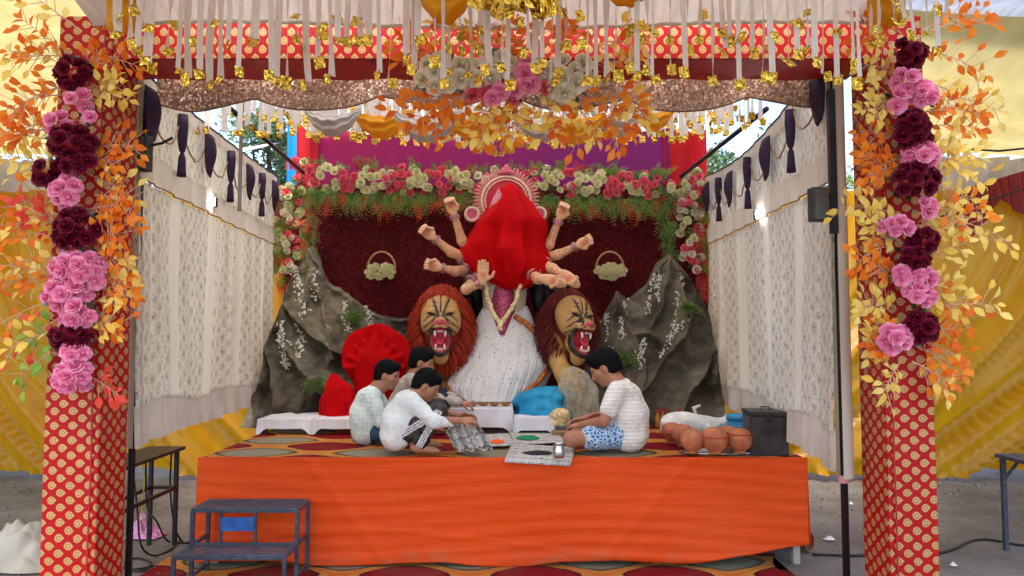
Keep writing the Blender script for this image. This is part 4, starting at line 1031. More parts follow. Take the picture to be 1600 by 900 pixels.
# torso with jewelled bodice and garland
BOD = simple('pink_jewelled_bodice', sr(178, 70, 104), .35, .2, var=.6, nscale=45, bump=.5, bscale=60)
ttab = [(400, 788, 34, .16), (440, 788, 36, .17), (470, 788, 34, .16), (500, 787, 30, .17), (524, 785, 14, .24)]
part('torso', loft(ttab, IY-.03, 5, .02, 40, 16), simple('white_gold_net', sr(206, 196, 176), .6, var=.3, nscale=50), idol, smooth=True)
part('bodice', loft([(440, 788, 20, .12), (480, 787, 22, .15), (505, 786, 17, .17), (523, 785, 8, .22)], IY-.09, 5, .02, 30, 14), BOD, idol, smooth=True)
GARL = simple('cream_flower_garland', sr(238, 214, 160), .7, var=.25, nscale=40, bump=.6, bscale=60)
gb = []
for pts in ([(760, 446), (763, 470), (772, 492), (782, 506)], [(812, 446), (806, 470), (795, 490), (782, 506)], [(782, 506), (781, 515)]):
    gb += [(a[0]+(b[0]-a[0])*i/8, a[1]+(b[1]-a[1])*i/8) for a, b in zip(pts[:-1], pts[1:]) for i in range(8)]
mb = MB()
gpts = [P(px, py, IY-.27-.10*(py-446)/70) for px, py in gb]
for i in range(0, len(gpts)): mb.ell(gpts[i]+Vector((random.uniform(-.008, .008), random.uniform(-.012, .012), 0)), (.026, .022, .02), 7, 5)
part('chest_garland', mb, GARL, idol, smooth=True, kind='stuff')
# halo
hc = P(791, 314, IY+.16); HR = .27
HAL = simple('rose_red_halo_board', sr(196, 40, 70), .5, var=.2); CRM = simple('cream_pink_halo_ring', sr(228, 196, 170), .5, var=.25, nscale=40)
flat = Matrix.Rotation(PI/2, 3, 'X')
def disc(r0, r1, th, n=56):
    mb = MB().lathe([(r0, 0), (r1, 0), (r1, th), (r0, th)], n, caps=(False, False)) if r0 > 0 else MB().lathe([(r1, 0), (r1, th)], n)
    return mb
def face_cam(mb, c): mb.v = [tuple(Vector(c)+Vector((x, -z, y))) for x, y, z in mb.v]; return mb
halo = part('halo', face_cam(disc(0, HR, .02), hc), HAL, idol)
for r0, r1 in ((.225, .245), (.255, .285)): part('halo_ring', face_cam(MB().lathe([(r0, .018), (r0+.004, .036), (r1-.004, .036), (r1, .018)], 64, caps=(False, False)), hc), CRM, halo, smooth=True)
PTL = simple('pink_cream_halo_petal', sr(222, 150, 140), .5, var=.4, nscale=9)
pm = MB().grid(2, 4, lambda u, v: ((u-.5)*.030*(1-v**3), -.012*math.sin(v*PI), .105*v)).mesh('halo_petal', PTL, True)
for i in range(52):
    a = 2*PI*i/52
    place('halo_petal', pm, idol, Vector((hc.x+.275*math.cos(a), hc.y-.02, hc.z+.275*math.sin(a)))-idol.location, (0, PI/2-a, 0))
part('halo_finial', MB().lathe([(.10, 0), (.075, .04), (.03, .09), (.0, .13)], 12, (hc.x, hc.y-.02, hc.z+.29), sy=.3), simple('rose_ornament', sr(206, 90, 110), .4, var=.4, nscale=40, bump=.5), idol, smooth=True)
for px in (738, 842):
    c = P(px, 335, IY-.02); o = part('ear_disc', face_cam(disc(0, .085, .03, 28), c), simple('rose_ornament', 0), idol)
    part('disc_rim', face_cam(MB().lathe([(.055, .028), (.06, .042), (.085, .042), (.09, .0)], 28, caps=(False, False)), c), CRM, o, smooth=True)
# crown peeping from the cloth
cr = MB().lathe([(.10, -.16), (.105, -.05), (.085, .04), (.05, .11), (.02, .16), (0, .20)], 18, P(779, 322, IY-.16), sy=.7)
crown = part('crown', cr, simple('silver_pink_crown', sr(196, 120, 134), .35, .35, var=.5, nscale=50, bump=.8, bscale=60), idol, smooth=True)
# red head cloth
RSILK = cloth('scarlet_head_cloth', sr(190, 0, 6), sr(214, 3, 12), .8, .22, (1.2, 1, .6), .12)
vtab = [(286, 797, 2, .02), (298, 796, 18, .09), (318, 797, 34, .17), (345, 794, 51, .24), (372, 792, 60, .27), (392, 792, 67, .30), (408, 793, 64, .31), (428, 796, 52, .30), (444, 799, 34, .27), (454, 801, 14, .22)]
part('head_cloth', loft(vtab, IY-.08, 7, .22, 200, 80, .8, wild=.26), RSILK, idol, smooth=True)
part('head_cloth_fold', loft([(338, 764, 2, .03), (352, 762, 14, .07), (380, 758, 26, .12), (410, 764, 22, .12), (440, 780, 12, .1)], IY-.24, 5, .09, 60, 30, 2.), RSILK, idol, smooth=True)
# hair
HAIR = simple('black_hair', sr(16, 13, 13), .45, var=.5, nscale=8, sc3=(14, 14, 1), bump=.5, bscale=9)
for pts in ([(745, 400), (742, 450), (748, 505)], [(733, 420), (735, 465)], [(846, 400), (856, 450), (864, 530)], [(838, 420), (842, 470), (850, 515)], [(866, 440), (872, 500)]):
    part('hair_lock', MB().tube([P(a, b, IY+.10) for a, b in pts], [.10, .085, .03][:len(pts)], 10), HAIR, idol, smooth=True)
# arms
SKC, RED_ = np.array(sr(232, 180, 134)), np.array(sr(196, 60, 56))
ARM = paintmat('painted_clay_skin', .45, .4)
BANG = simple('pink_silver_bangle', sr(206, 150, 160), .3, .5, var=.5, nscale=60)
def arm(pts, hand, open_palm=False):
    W = [P(a, b, y_)-idol.location for a, b, y_ in pts]; s = SDF()
    s.chain([tuple(q) for q in W], [.066, .052, .035], .03)
    wr = W[-1]; a = (wr-W[-2]).normalized()
    if open_palm: a = Vector((.05, -.1, 1)).normalized()
    n = Vector((0, -1, 0)); sd = a.cross(n).normalized(); k = 1.42
    R = np.array([list(a), list(sd), list(n)])
    s.ell(tuple(wr+a*.05*k), (.055*k, .043*k, .024*k), .02, R=R)
    for i in range(4):
        o_ = (i-1.5); ln = (.07, .08, .078, .06)[i]*k; b = wr+a*.085*k+sd*o_*.021*k
        if open_palm: m1 = b+a*ln*.5; e = b+a*ln*.98+n*.012
        else: m1 = b+a*ln*.38+n*.028*k; e = b+a*ln*.05+n*.052*k
        s.cap(tuple(b), tuple(m1), .0125*k, .0115*k, .006); s.cap(tuple(m1), tuple(e), .0115*k, .0095*k, .006)
    tb = wr+a*.03*k+sd*.034*k; tm = tb+(a*.5+sd*(.8 if open_palm else .3)+n*.3)*.045*k; te = tm+(a*.9+sd*(.3 if open_palm else -.6)+n*.2)*.035*k
    s.cap(tuple(tb), tuple(tm), .015*k, .0125*k, .008); s.cap(tuple(tm), tuple(te), .0125*k, .0095*k, .006)
    wv = np.array(wr); pal = np.array(wr+a*.06*k+n*.03); hc_ = np.array(wr+a*.11*k)
    fw = np.array(W[-2])
    def cf(V):
        c = np.tile(SKC, (len(V), 1)); d = np.linalg.norm(V-pal, axis=1); q_ = np.clip((.06-d)/.04, 0, 1)[:, None]*.6; c = c*(1-q_)+RED_*q_
        t_ = (V-wv)@(fw-wv)/((fw-wv)@(fw-wv)); lat = (V-wv)@np.array(sd)
        sw = (np.abs(np.sin(t_*30+np.sin(lat*130)*2.2)) < .42) & (t_ > .05) & (t_ < .9)
        return np.where(sw[:, None], c*.25+np.array(sr(150, 36, 50))*.75, c)
    o = place('arm', s.mesh('arm', .0085, ARM, cf), idol)
    for t_, r_ in ((.06, .050), (.12, .052), (.18, .053)):
        c = wr.lerp(W[-2], t_); d = (W[-2]-wr).normalized(); a1 = d.orthogonal().normalized(); b1 = d.cross(a1)
        part('bangle', MB().tube([c+(a1*math.cos(2*PI*i/14)+b1*math.sin(2*PI*i/14))*r_ for i in range(15)], .006, 5), BANG, o, smooth=True, local=True)
    c = W[0].lerp(W[1], .55); d = (W[1]-W[0]).normalized(); a1 = d.orthogonal().normalized(); b1 = d.cross(a1)
    for q in (-.012, .012): part('armlet', MB().tube([c+d*q+(a1*math.cos(2*PI*i/14)+b1*math.sin(2*PI*i/14))*.079 for i in range(15)], .011, 6), BANG, o, smooth=True, local=True)
y1 = IY-.05
arm([(742, 402, y1+.1), (722, 376, y1), (709, 334, y1-.06)], 1)
arm([(742, 408, y1+.1), (705, 394, y1-.02), (678, 372, y1-.10)], 1)
arm([(742, 418, y1+.1), (712, 424, y1-.04), (688, 418, y1-.12)], 1)
arm([(752, 428, y1-.05), (728, 452, y1-.22), (754, 442, y1-.34)], 1, True)
arm([(838, 402, y1+.1), (858, 382, y1), (874, 342, y1-.06)], 1)
arm([(838, 408, y1+.1), (872, 398, y1-.02), (902, 384, y1-.10)], 1)
arm([(838, 408, y1), (864, 420, y1-.22), (884, 432, y1-.42)], 1)
arm([(826, 424, y1-.1), (842, 436, y1-.32), (858, 438, y1-.48)], 1)
part('plinth', MB().box(PX(700, IY), PX(880, IY), IY-.25, IY+.45, SZ, SZ+.14), simple('dark_plinth', sr(70, 50, 40), .8), idol, bevel=.02)

# ================================================================== THE LIONS
TAN = np.array(sr(186, 140, 78)); TAN2 = np.array(sr(210, 172, 112)); DK = np.array(sr(34, 22, 16)); MPK = np.array(sr(214, 60, 84))
LIONP = paintmat('painted_lion_face', .5, .35)
def lion_face():
    s = SDF()
    s.ell((0, .02, .06), (.205, .15, .20), .05).ell((.11, -.05, -.03), (.09, .09, .12), .05).ell((-.11, -.05, -.03), (.09, .09, .12), .05)
    s.ell((0, -.13, -.03), (.085, .13, .075), .05).ell((0, -.22, -.045), (.10, .075, .06), .04).ell((0, -.285, -.015), (.042, .028, .026), .015)
    s.ell((.08, -.115, .085), (.06, .04, .028), .03).ell((-.08, -.115, .085), (.06, .04, .028), .03)
    s.cap((.0, -.06, -.22), (0, -.15, -.285), .105, .085, .05).ell((0, -.13, -.36), (.075, .07, .075), .05)
    s.cap((.085, -.12, -.10), (.075, -.14, -.25), .03, .03, .03).cap((-.085, -.12, -.10), (-.075, -.14, -.25), .03, .03, .03)
    s.ell((0, -.23, -.185), (.098, .15, .118), .02, sub=True)
    def cf(V):
        x, y, z = V[:, 0], V[:, 1], V[:, 2]; c = np.tile(TAN, (len(V), 1))
        q = np.sqrt((x/.098)**2+((y+.23)/.15)**2+((z+.185)/.118)**2)
        muz = (np.abs(x) > .012) & (np.abs(x) < .1) & (z < .0) & (z > -.1) & (y < -.15)
        c = np.where(muz[:, None], TAN2, c)
        br = ((np.abs(np.abs(x)-.025-.35*np.maximum(0, z-.06)) < .014) & (z > .03) & (z < .22) & (y < -.02)) | ((np.abs(x) < .010) & (z > .08) & (y < 0))
        eye = (((np.abs(x)-.085)/.045)**2+((z-.062-.25*(np.abs(x)-.085))/.017)**2 < 1) & (y < -.05)
        ck = (np.abs(np.sin((np.abs(x)*.75+z*.9)*52)) < .42) & (np.abs(x) > .03) & (np.abs(x) < .17) & (z < .05) & (z > -.13) & (y < -.06)
        ln = (np.abs(np.abs(x)-.045-.6*np.maximum(0, .03-z)) < .009) & (z < .06) & (z > -.05) & (y < -.1)
        bb = (np.abs(np.sin((z-.1)*75)) < .3) & (np.abs(x) < .09) & (np.abs(x) > .035) & (z > .1) & (z < .2) & (y < -.04)
        c = np.where((br | eye | ck | ln | bb)[:, None], DK, c)
        nose = (y < -.262) & (z > -.05)
        c = np.where(nose[:, None], np.array(sr(190, 70, 70)), c)
        rim = (q < 1.5) & (y < -.06) & (z < -.075); c = np.where(rim[:, None], DK, c)
        inn = (q < 1.06) & (y > -.235); c = np.where(inn[:, None], MPK, c)
        return c
    return s.mesh('face', .008, LIONP, cf)
LFACE = lion_face()
TEETH = simple('tooth_white', sr(236, 228, 214), .35); TONG = simple('tongue_pink', sr(222, 60, 92), .35)
def mane_mb(rng, rx, rz, shift, n=2600):
    mb = MB().ell((shift[0], .16, shift[1]), (rx*.86, .20, rz*.88), 20, 14)
    for i in range(n):
        a = rng.uniform(0, 2*PI); q = math.sqrt(rng.uniform(.16, 1.0)); p = Vector((shift[0]+rx*.88*q*math.cos(a), .10-.22*math.sqrt(max(0, 1-q*q))+rng.uniform(-.02, .03), shift[1]+rz*.9*q*math.sin(a)))
        if ((p.x)/.21)**2+((p.z+.03)/.30)**2 < 1: continue
        d = Vector((math.cos(a)*.7, rng.uniform(-.35, .1), math.sin(a)*.35-.75)).normalized(); L = rng.uniform(.07, .15); sw = Vector((rng.uniform(-.012, .012), 0, -.03))
        mb.tube([p, p+d*L*.5+Vector((0, -.02, 0)), p+d*L+sw], [.007, .006, .0015], 4, cap=False)
    return mb
def hairmat(name, c1, c2):
    m = Mat(name, .6, 0, .25); r = E(m.nt, m.n('ShaderNodeNewGeometry').outputs['Random Per Island']); m.col(m.mix(r, c1, c2)); return m.m
rng = random.Random(8)
def lion(label, px, py, Y, rot, mane, msh, body):
    c = P(px, py, Y); t = thing('lion_statue', label, 'lion statue', (c.x, c.y, c.z), group='lion statues')
    fc = place('face', LFACE, t, (0, -.06, 0), rot, 1.04)
    for x, z, l, r in ((.052, -.105, -.065, .015), (-.052, -.105, -.065, .015), (.045, -.285, .06, .014), (-.045, -.285, .06, .014)):
        part('fang', MB().tube([(x, -.225, z), (x*.95, -.235, z+l*.6), (x*.9, -.23, z+l)], [r, r*.7, .001], 7), TEETH, fc, smooth=True, local=True)
    for z, y in ((-.108, -.24), (-.282, -.225)):
        for i in range(4): part('tooth', MB().ell((-.022+i*.0147, y, z), (.007, .006, .011), 6, 5), TEETH, fc, smooth=True, local=True)
    part('tongue', MB().grid(8, 10, lambda u, v: ((u-.5)*.075*math.sqrt(max(0, 1-(v*.9)**4)), -.11-.12*v, -.235+.035*math.sin(v*PI)-.016*math.cos((u-.5)*PI)+.014)), TONG, fc, smooth=True, local=True, solid=.012)
    o = part('mane', mane_mb(rng, *msh), mane, t, local=True, kind='stuff')
    if body: part('foreleg', MB().tube([P(862, 520, 7.85), P(866, 545, 7.78), P(878, 575, 7.70), P(886, 598, 7.62), P(908, 606, 7.55)], [.11, .12, .105, .10, .09], 14), simple('ochre_lion_coat', sr(204, 154, 84), .6, var=.2), t, smooth=True)
    else: part('body', MB().tube([P(700, 560, 8.2), P(705, 600, 8.2), P(710, 640, 8.2)], [.16, .18, .16], 14), simple('ochre_lion_coat', sr(204, 154, 84), .6, var=.2), t, smooth=True)
    return t
lion('roaring lion head with bright orange red mane, left of the white skirt', 690, 501, 7.75, (0, 0, .06), hairmat('orange_red_mane', sr(120, 24, 8), sr(196, 62, 20)), (.34, .50, (.0, -.05)), False)
lion('roaring lion head with dark maroon mane, right of the white skirt', 896, 502, 7.75, (.06, .10, .55), hairmat('dark_maroon_mane', sr(60, 10, 10), sr(120, 34, 26)), (.33, .47, (-.06, -.06)), True)

# ================================================================== CLOTH HEAPS AND COVERED FIGURES ON THE STAGE
def heap(name, label, cat, tab, Y, mat, nf, amp, wild, ph, solid=0, n=(90, 36)):
    o = part(name, loft(tab, Y, nf, amp, n[0], n[1], ph, wild=wild), mat, smooth=True); off = Vector((PX(tab[-1][1], Y), Y, SZ))
    for vv in o.data.vertices: vv.co -= off
    o.location = off; return tag(o, label, cat)
ft_ = P(586, 560, 7.5); t = thing('covered_figure', 'fan-shaped small idol draped in sheer red cloth before the left rock', 'covered idol', (ft_.x, 7.5, SZ))
sd_ = SDF(); zc = ft_.z-SZ
sd_.ell((0, .05, zc+.02), (.36, .04, .33), .02).cap((0, 0, .05), (0, .02, zc-.05), .20, .20, .08).ell((0, -.07, zc+.06), (.062, .06, .075), .03).cap((0, -.05, zc+.12), (0, -.02, zc+.24), .07, .03, .03).ell((0, -.05, zc-.12), (.10, .09, .15), .05)
for i in range(9):
    a_ = PI*(.02+.96*i/8); sd_.cap((.10*math.cos(a_), -.03, zc-.08+.06*math.sin(a_)), (.29*math.cos(a_), -.03, zc-.10+.30*math.sin(a_)), .042, .03, .02)
def drapew(V):
    W = V.copy(); an = np.arctan2(V[:, 0], V[:, 2]-zc+.3); r_ = np.hypot(V[:, 0], V[:, 2]-zc+.3); W[:, 1] += (.008*np.sin(an*13+np.sin(V[:, 2]*9))+.006*np.sin(V[:, 0]*21+V[:, 2]*17))*np.clip(r_*2, 0, 1); k_ = 1+.02*np.sin(an*11+1)*np.clip(r_*2-.4, 0, 1); W[:, 0] *= k_; W[:, 2] = .0+W[:, 2]*(1+(k_-1)*.5); return W
place('cloth', sd_.mesh('cloth', .012, RSILK, warp=drapew), t)
heap('covered_figure', 'low star-shaped bundle wrapped in red cloth left of the red draped figure', 'covered bundle', [(584, 521, 4, .03), (594, 524, 12, .06), (605, 530, 22, .10), (625, 530, 27, .14), (655, 530, 29, .15)], 7.3, RSILK, 5, .16, .12, 2.)
heap('blue_cloth_heap', 'bright blue cloth heaped over a lump beside the white skirt', 'cloth', [(603, 862, 6, .04), (606, 856, 24, .12), (614, 848, 38, .22), (632, 848, 44, .28), (664, 850, 50, .32)], 7.45, cloth('sky_blue_cloth', sr(26, 130, 176), sr(50, 160, 200), .7, 0), 9, .10, .30, 3.)
m = Mat('clear_gold_plastic', .08, .1, .8); o_ = m.obj(); n_ = m.noise(o_, 22, 4)
m.col(m.mix(n_.step(.4, .65), sr(240, 226, 184), sr(248, 242, 226))); m.b.inputs['Alpha'].default_value = .45; m.bump(m.noise(o_, 18, 5, .7), 1., .08)
heap('plastic_bundle', 'gold ornaments wrapped in crinkled clear plastic beside the blue cloth', 'bundle', [(572, 892, 5, .04), (580, 896, 18, .08), (600, 902, 26, .12), (625, 908, 26, .14), (650, 910, 20, .12), (664, 908, 16, .12)], 7.3, m.m, 11, .30, .5, 4.)
for i_ in range(7):
    a_ = i_*.9; c_ = P(903+6*math.sin(a_*2), 640-i_*9, 7.26); t = thing('gilt_ornament', f'gilt ornament strip inside the clear plastic bundle, {ordw(i_+1)} from the bottom', 'ornament', c_, a_, 'gilt ornaments in the plastic bundle')
    part('strip', MB().tube([(-.09, 0, 0), (-.03, -.02, .03), (.04, .01, .02), (.10, 0, .05)], [.008, .014, .012, .004], 6), GOLD, t, local=True, smooth=True)
heap('offering_bag', 'small bag of yellow and pink offerings before the blue cloth', 'bag', [(637, 876, 4, .03), (641, 876, 12, .06), (650, 875, 17, .08), (664, 875, 15, .07)], 6.95, simple('mixed_offering', sr(214, 186, 130), .5, var=.4, nscale=30, bump=.5), 7, .08, .15, 5., n=(40, 16))
TWHITE = cloth('white_table_cloth', sr(222, 220, 224), sr(240, 238, 240), .7, .1, (3, 3, 1))
def draped_table(label, x0, x1, y0, y1, zt, zh, seed):
    t = thing('draped_table', label, 'low table', ((x0+x1)/2, y0, SZ), group='low white draped tables'); rg = random.Random(seed)
    part('top_cloth', MB().grid(24, 12, lambda u, v: (x0+(x1-x0)*u, y0+(y1-y0)*v, zt+.004*nz(u*6, v*5, seed))), TWHITE, t, smooth=True)
    per = [(x0, y1), (x0, y0), (x1, y0), (x1, y1)]
    def side(u, v):
        s = u*3; i = min(2, int(s)); a, b = per[i], per[i+1]; q = s-i; x = a[0]+(b[0]-a[0])*q; y = a[1]+(b[1]-a[1])*q
        k = 1-v; cx, cy = (x0+x1)/2, (y0+y1)/2; o = (.007*math.sin(u*40+seed)+.008)*k
        nx, ny = ((-1, 0), (0, -1), (1, 0))[i]; edge = math.exp(-(min(q, 1-q)/.10)**2)
        zz = zh-.06*edge+.012*nz(u*5, 0, seed)
        return (x+nx*(o+.004), y+ny*(o+.004), zt+.003-(zt-max(SZ+.005, zz))*k)
    part('drape', MB().grid(120, 8, side), TWHITE, t, smooth=True)
    for lx in (x0+.05, x1-.05):
        for ly in (y0+.06, y1-.06): part('leg', MB().bar((lx, ly, SZ), (lx, ly, zt-.01), .05), simple('dark_table_wood', sr(60, 44, 34), .7), t)
draped_table('low white draped table at the left edge of the stage carpet', PX(405, 6.9), PX(489, 6.9), 6.9, 7.5, .945, .86, 1)
draped_table('low white draped table just behind the boy in the checked shirt', PX(491, 6.9), PX(566, 6.9), 6.9, 7.5, .945, .86, 2)
draped_table('white draped table in front of the white skirt, with brown bowls', PX(703, 7.0), PX(801, 7.0), 7.0, 7.62, 1.03, .86, 3)
draped_table('small low white draped table before the blue cloth', PX(803, 6.9), PX(866, 6.9), 6.9, 7.25, .955, .845, 4)
bowl = MB().lathe([(.02, 0), (.045, .012), (.06, .035), (.055, .035), (.04, .016), (.0, .01)], 14, caps=(True, False)).mesh('leaf_bowl', simple('brown_leaf_bowl', sr(150, 100, 60), .7, var=.3), True)
for i, px in enumerate((722, 738, 755, 772, 790)):
    o = place('leaf_bowl', bowl, None, P(px, 634, 7.3-.02*(i % 2)).to_3d()*1); o.location.z = 1.034; tag(o, f'small brown leaf bowl on the white table, {ordw(i+1)} from the left', 'bowl', 'leaf bowls on the table')
o = part('wooden_board', MB().box(PX(862, 6.75), PX(916, 6.75), 6.75, 7.1, SZ+.01, SZ+.05), simple('raw_plywood', 0), bevel=.005); 
for vv in o.data.vertices: vv.co -= Vector((PX(889, 6.75), 6.75, SZ))
o.location = (PX(889, 6.75), 6.75, SZ); tag(o, 'flat brown wooden board on the carpet before the plastic bundle', 'board')
# ================================================================== PEOPLE
SKIN = np.array(sr(172, 114, 84)); SKIND = np.array(sr(60, 34, 26)); LIP = np.array(sr(120, 62, 52))
SKM = paintmat('warm_brown_skin', .5, .4)
HAIRM = simple('black_hair_short', sr(9, 8, 9), .75, spec=.15, var=.4, nscale=30, bump=.4, bscale=120)
def V3(*a): return np.array(a, float)
def unit(v): v = np.array(v, float); return v/np.linalg.norm(v)
def head(b, hair, c, f, u, k, marks):
    f = unit(f); u = unit(np.array(u)-f*np.dot(u, f)); r = np.cross(f, u); R = np.array([f, r, u])
    L = lambda x, y, z: c+(f*x+r*y+u*z)*k
    E_ = lambda p, rr, kk=.025, sub=False, s=b: s.ell(L(*p), np.array(rr)*k, kk, sub, R)
    E_((-.008, 0, .022), (.100, .077, .098)); E_((.032, 0, -.035), (.068, .060, .085)); E_((.066, 0, -.092), (.028, .030, .022)); E_((.055, .038, -.02), (.03, .028, .03)); E_((.055, -.038, -.02), (.03, .028, .03))
    b.cap(L(.088, 0, .012), L(.112, 0, -.030), .010*k, .014*k, .014); b.cap(L(.078, -.036, .028), L(.078, .036, .028), .014*k, .014*k, .014)
    b.cap(L(.092, -.016, -.060), L(.092, .016, -.060), .010*k, .010*k, .010)
    for s_ in (-1, 1):
        E_((.084, s_*.031, .006), (.014, .016, .009), .006, True); E_((-.004, s_*.078, -.018), (.020, .011, .032), .01)
    E_((-.016, 0, .034), (.108, .086, .100), .02, False, hair); E_((-.05, 0, -.02), (.066, .078, .085), .03, False, hair); hair.cap(L(.055, -.04, .098), L(.062, .045, .092), .028*k, .026*k, .02)
    hair.ell(L(.105, 0, -.045), np.array((.075, .12, .098))*k, .015, True, R); hair.ell(L(.01, 0, -.14), np.array((.16, .14, .07))*k, .012, True, R)
    for s_ in (-1, 1): hair.ell(L(.012, s_*.085, -.03), np.array((.034, .03, .045))*k, .008, True, R)
    for s_ in (-1, 1): marks += [(L(.082, s_*.031, .006), .013*k, SKIND), (L(.092, s_*.026, .034), .009*k, SKIND), (L(.092, s_*.042, .034), .009*k, SKIND)]
    marks += [(L(.100, 0, -.060), .017*k, LIP)]
    return L
def hand(b, w, a, n, k=1., curl=.6):
    w = np.array(w); a = unit(a); n = unit(np.array(n)-a*np.dot(n, a)); s = np.cross(a, n); R = np.array([a, s, n])
    b.ell(w+a*.048*k, np.array((.052, .041, .017))*k, .014, R=R)
    for i in range(4):
        ln = (.062, .074, .070, .054)[i]*k; p = w+a*.085*k+s*(i-1.5)*.0195*k; q = p+(a*math.cos(curl*.6)+n*math.sin(curl*.6))*ln*.55; e = q+(a*math.cos(curl*1.7)+n*math.sin(curl*1.7))*ln*.5
        b.cap(p, q, .0092*k, .0085*k, .004); b.cap(q, e, .0085*k, .007*k, .004)
    p = w+a*.028*k-s*.036*k; q = p+unit(a*.7-s*.7+n*.35)*.04*k; e = q+unit(a*.9-s*.1+n*.4)*.03*k
    b.cap(p, q, .0125*k, .0105*k, .006); b.cap(q, e, .0105*k, .008*k, .004)
def person(label, loc, rotz, k, pose, shirt, pants, sleeve='long', leg='long', pcol=None, smat=None, bare=True):
    b, h, sh, pt = SDF(), SDF(), SDF(), SDF(); marks = []
    g = {q: (np.array(v, float)*k if q not in ('f', 'u') else np.array(v, float)) for q, v in pose.items() if q not in ('arms', 'legs')}
    pel, ch, nk, hc = g['pelvis'], g['chest'], g['neck'], g['head']
    yv = V3(0, 1, 0)
    for s_ in (-1, 1):
        b.cap(pel+yv*s_*.07*k, ch+yv*s_*.08*k, .085*k, .085*k, .06)
        sh.cap(pel+yv*s_*.075*k+V3(0, 0, .0), pel*.5+ch*.5+yv*s_*.075*k+V3(-.02, 0, 0)*k, .125*k, .118*k, .06); sh.cap(pel*.5+ch*.5+yv*s_*.075*k+V3(-.02, 0, 0)*k, ch+yv*s_*.085*k, .118*k, .112*k, .06)
        pt.cap(pel+yv*s_*.06*k, pel+yv*s_*.075*k+V3(0, 0, .05)*k, .112*k, .105*k, .05)
    sh.cap(ch, nk+(ch-nk)*.12, .10*k, .062*k, .05)
    head(b, h, hc, g['f'], g['u'], k*pose.get('hk', 1.), marks)
    b.cap(nk, hc+(nk-hc)*.25, .058*k, .054*k, .03); b.cap(ch, nk, .09*k, .06*k, .04)
    for (s0, e0, w0, hd, hn, cu) in pose['arms']:
        s0, e0, w0 = [np.array(q, float)*k for q in (s0, e0, w0)]
        b.cap(s0, e0, .048*k, .040*k, .03); b.cap(e0, w0, .041*k, .027*k, .02); hand(b, w0, hd, hn, k, cu)
        if sleeve == 'long':
            sh.cap(s0, e0, .068*k, .056*k, .045); sh.cap(e0, w0+(e0-w0)*.06, .056*k, .043*k, .03)
        else: sh.cap(s0, s0+(e0-s0)*.62, .070*k, .068*k, .045)
    stripes = []
    for (h0, k0, a0, t0) in pose['legs']:
        h0, k0, a0, t0 = [np.array(q, float)*k for q in (h0, k0, a0, t0)]
        b.cap(h0, k0, .075*k, .055*k, .04); b.cap(k0, a0, .055*k, .036*k, .03)
        fd = unit(t0-a0); b.cap(a0, t0-fd*.03*k, .034*k, .026*k, .02); b.cap(a0, a0-fd*.035*k, .034*k, .028*k, .02)
        sd = unit(np.cross(fd, V3(0, 0, 1)))
        for i in range(5): q = t0-fd*.03*k+sd*(i-2)*.014*k; b.cap(q, q+fd*(.04-.004*abs(i-1))*k, .0105*k, .009*k, .005)
        if leg == 'long': pt.cap(h0, k0, .092*k, .072*k, .05); pt.cap(k0, a0+(k0-a0)*.14, .072*k, .056*k, .04)
        else: pt.cap(h0, h0+(k0-h0)*.60, .094*k, .092*k, .05)
        stripes += [(h0, k0), (k0, a0)]
    def cf(V):
        c = np.tile(SKIN, (len(V), 1))
        for p, r, cc in marks: c = np.where((np.linalg.norm(V-p, axis=1) < r)[:, None], cc, c)
        return c
    t = thing('person', label, 'person', loc, rotz)
    body = place('body', b.mesh('body', .0075, SKM, cf), t)
    ncut = hc+(nk-hc)*.62
    up = unit(hc-nk)
    place('shirt', sh.mesh('shirt', .009, shirt, None, lambda X, Y, Z: np.minimum(((X-ncut[0])*up[0]+(Y-ncut[1])*up[1]+(Z-ncut[2])*up[2]), .3), warp=lambda V: wrinkle(V, .0045, 17)), t)
    def pc(V):
        c = np.tile(np.array(pcol[0]), (len(V), 1))
        for a, e in stripes:
            d = e-a; L_ = np.linalg.norm(d); d = d/L_; w_ = V-a; q = w_@d; on = (q > -.02) & (q < L_+.01)
            sg = np.sign(a[1]+1e-6); lat = unit(np.cross(d, V3(0, 1, 0))); s_ = w_@lat; outw = (w_-np.outer(q, d))[:, 1]*sg
            st = (np.abs(s_) < .006) | (np.abs(np.abs(s_)-.019) < .006); c = np.where((on & st & (outw > .02))[:, None], np.array(pcol[1]), c)
        return c
    place('trousers' if leg == 'long' else 'shorts', pt.mesh('trousers', .008, pants, pc if pcol else None, warp=lambda V: wrinkle(V, .005)), t)
    place('hair', h.mesh('hair', .0065, HAIRM, warp=lambda V: V+np.random.normal(0, .0016, V.shape)), t)
    return t
def wrinkle(V, a, fr=22):
    o = np.sin(V[:, 2]*fr*2.1+np.sin(V[:, 0]*fr*.8+V[:, 1]*fr*.6)*1.8)*np.sin(V[:, 0]*fr*.7+1+V[:, 2]*fr*.5)
    W = V.copy(); W[:, 0] += a*o; W[:, 1] += a*np.sin(V[:, 2]*fr*1.7+V[:, 0]*fr*1.1); return W
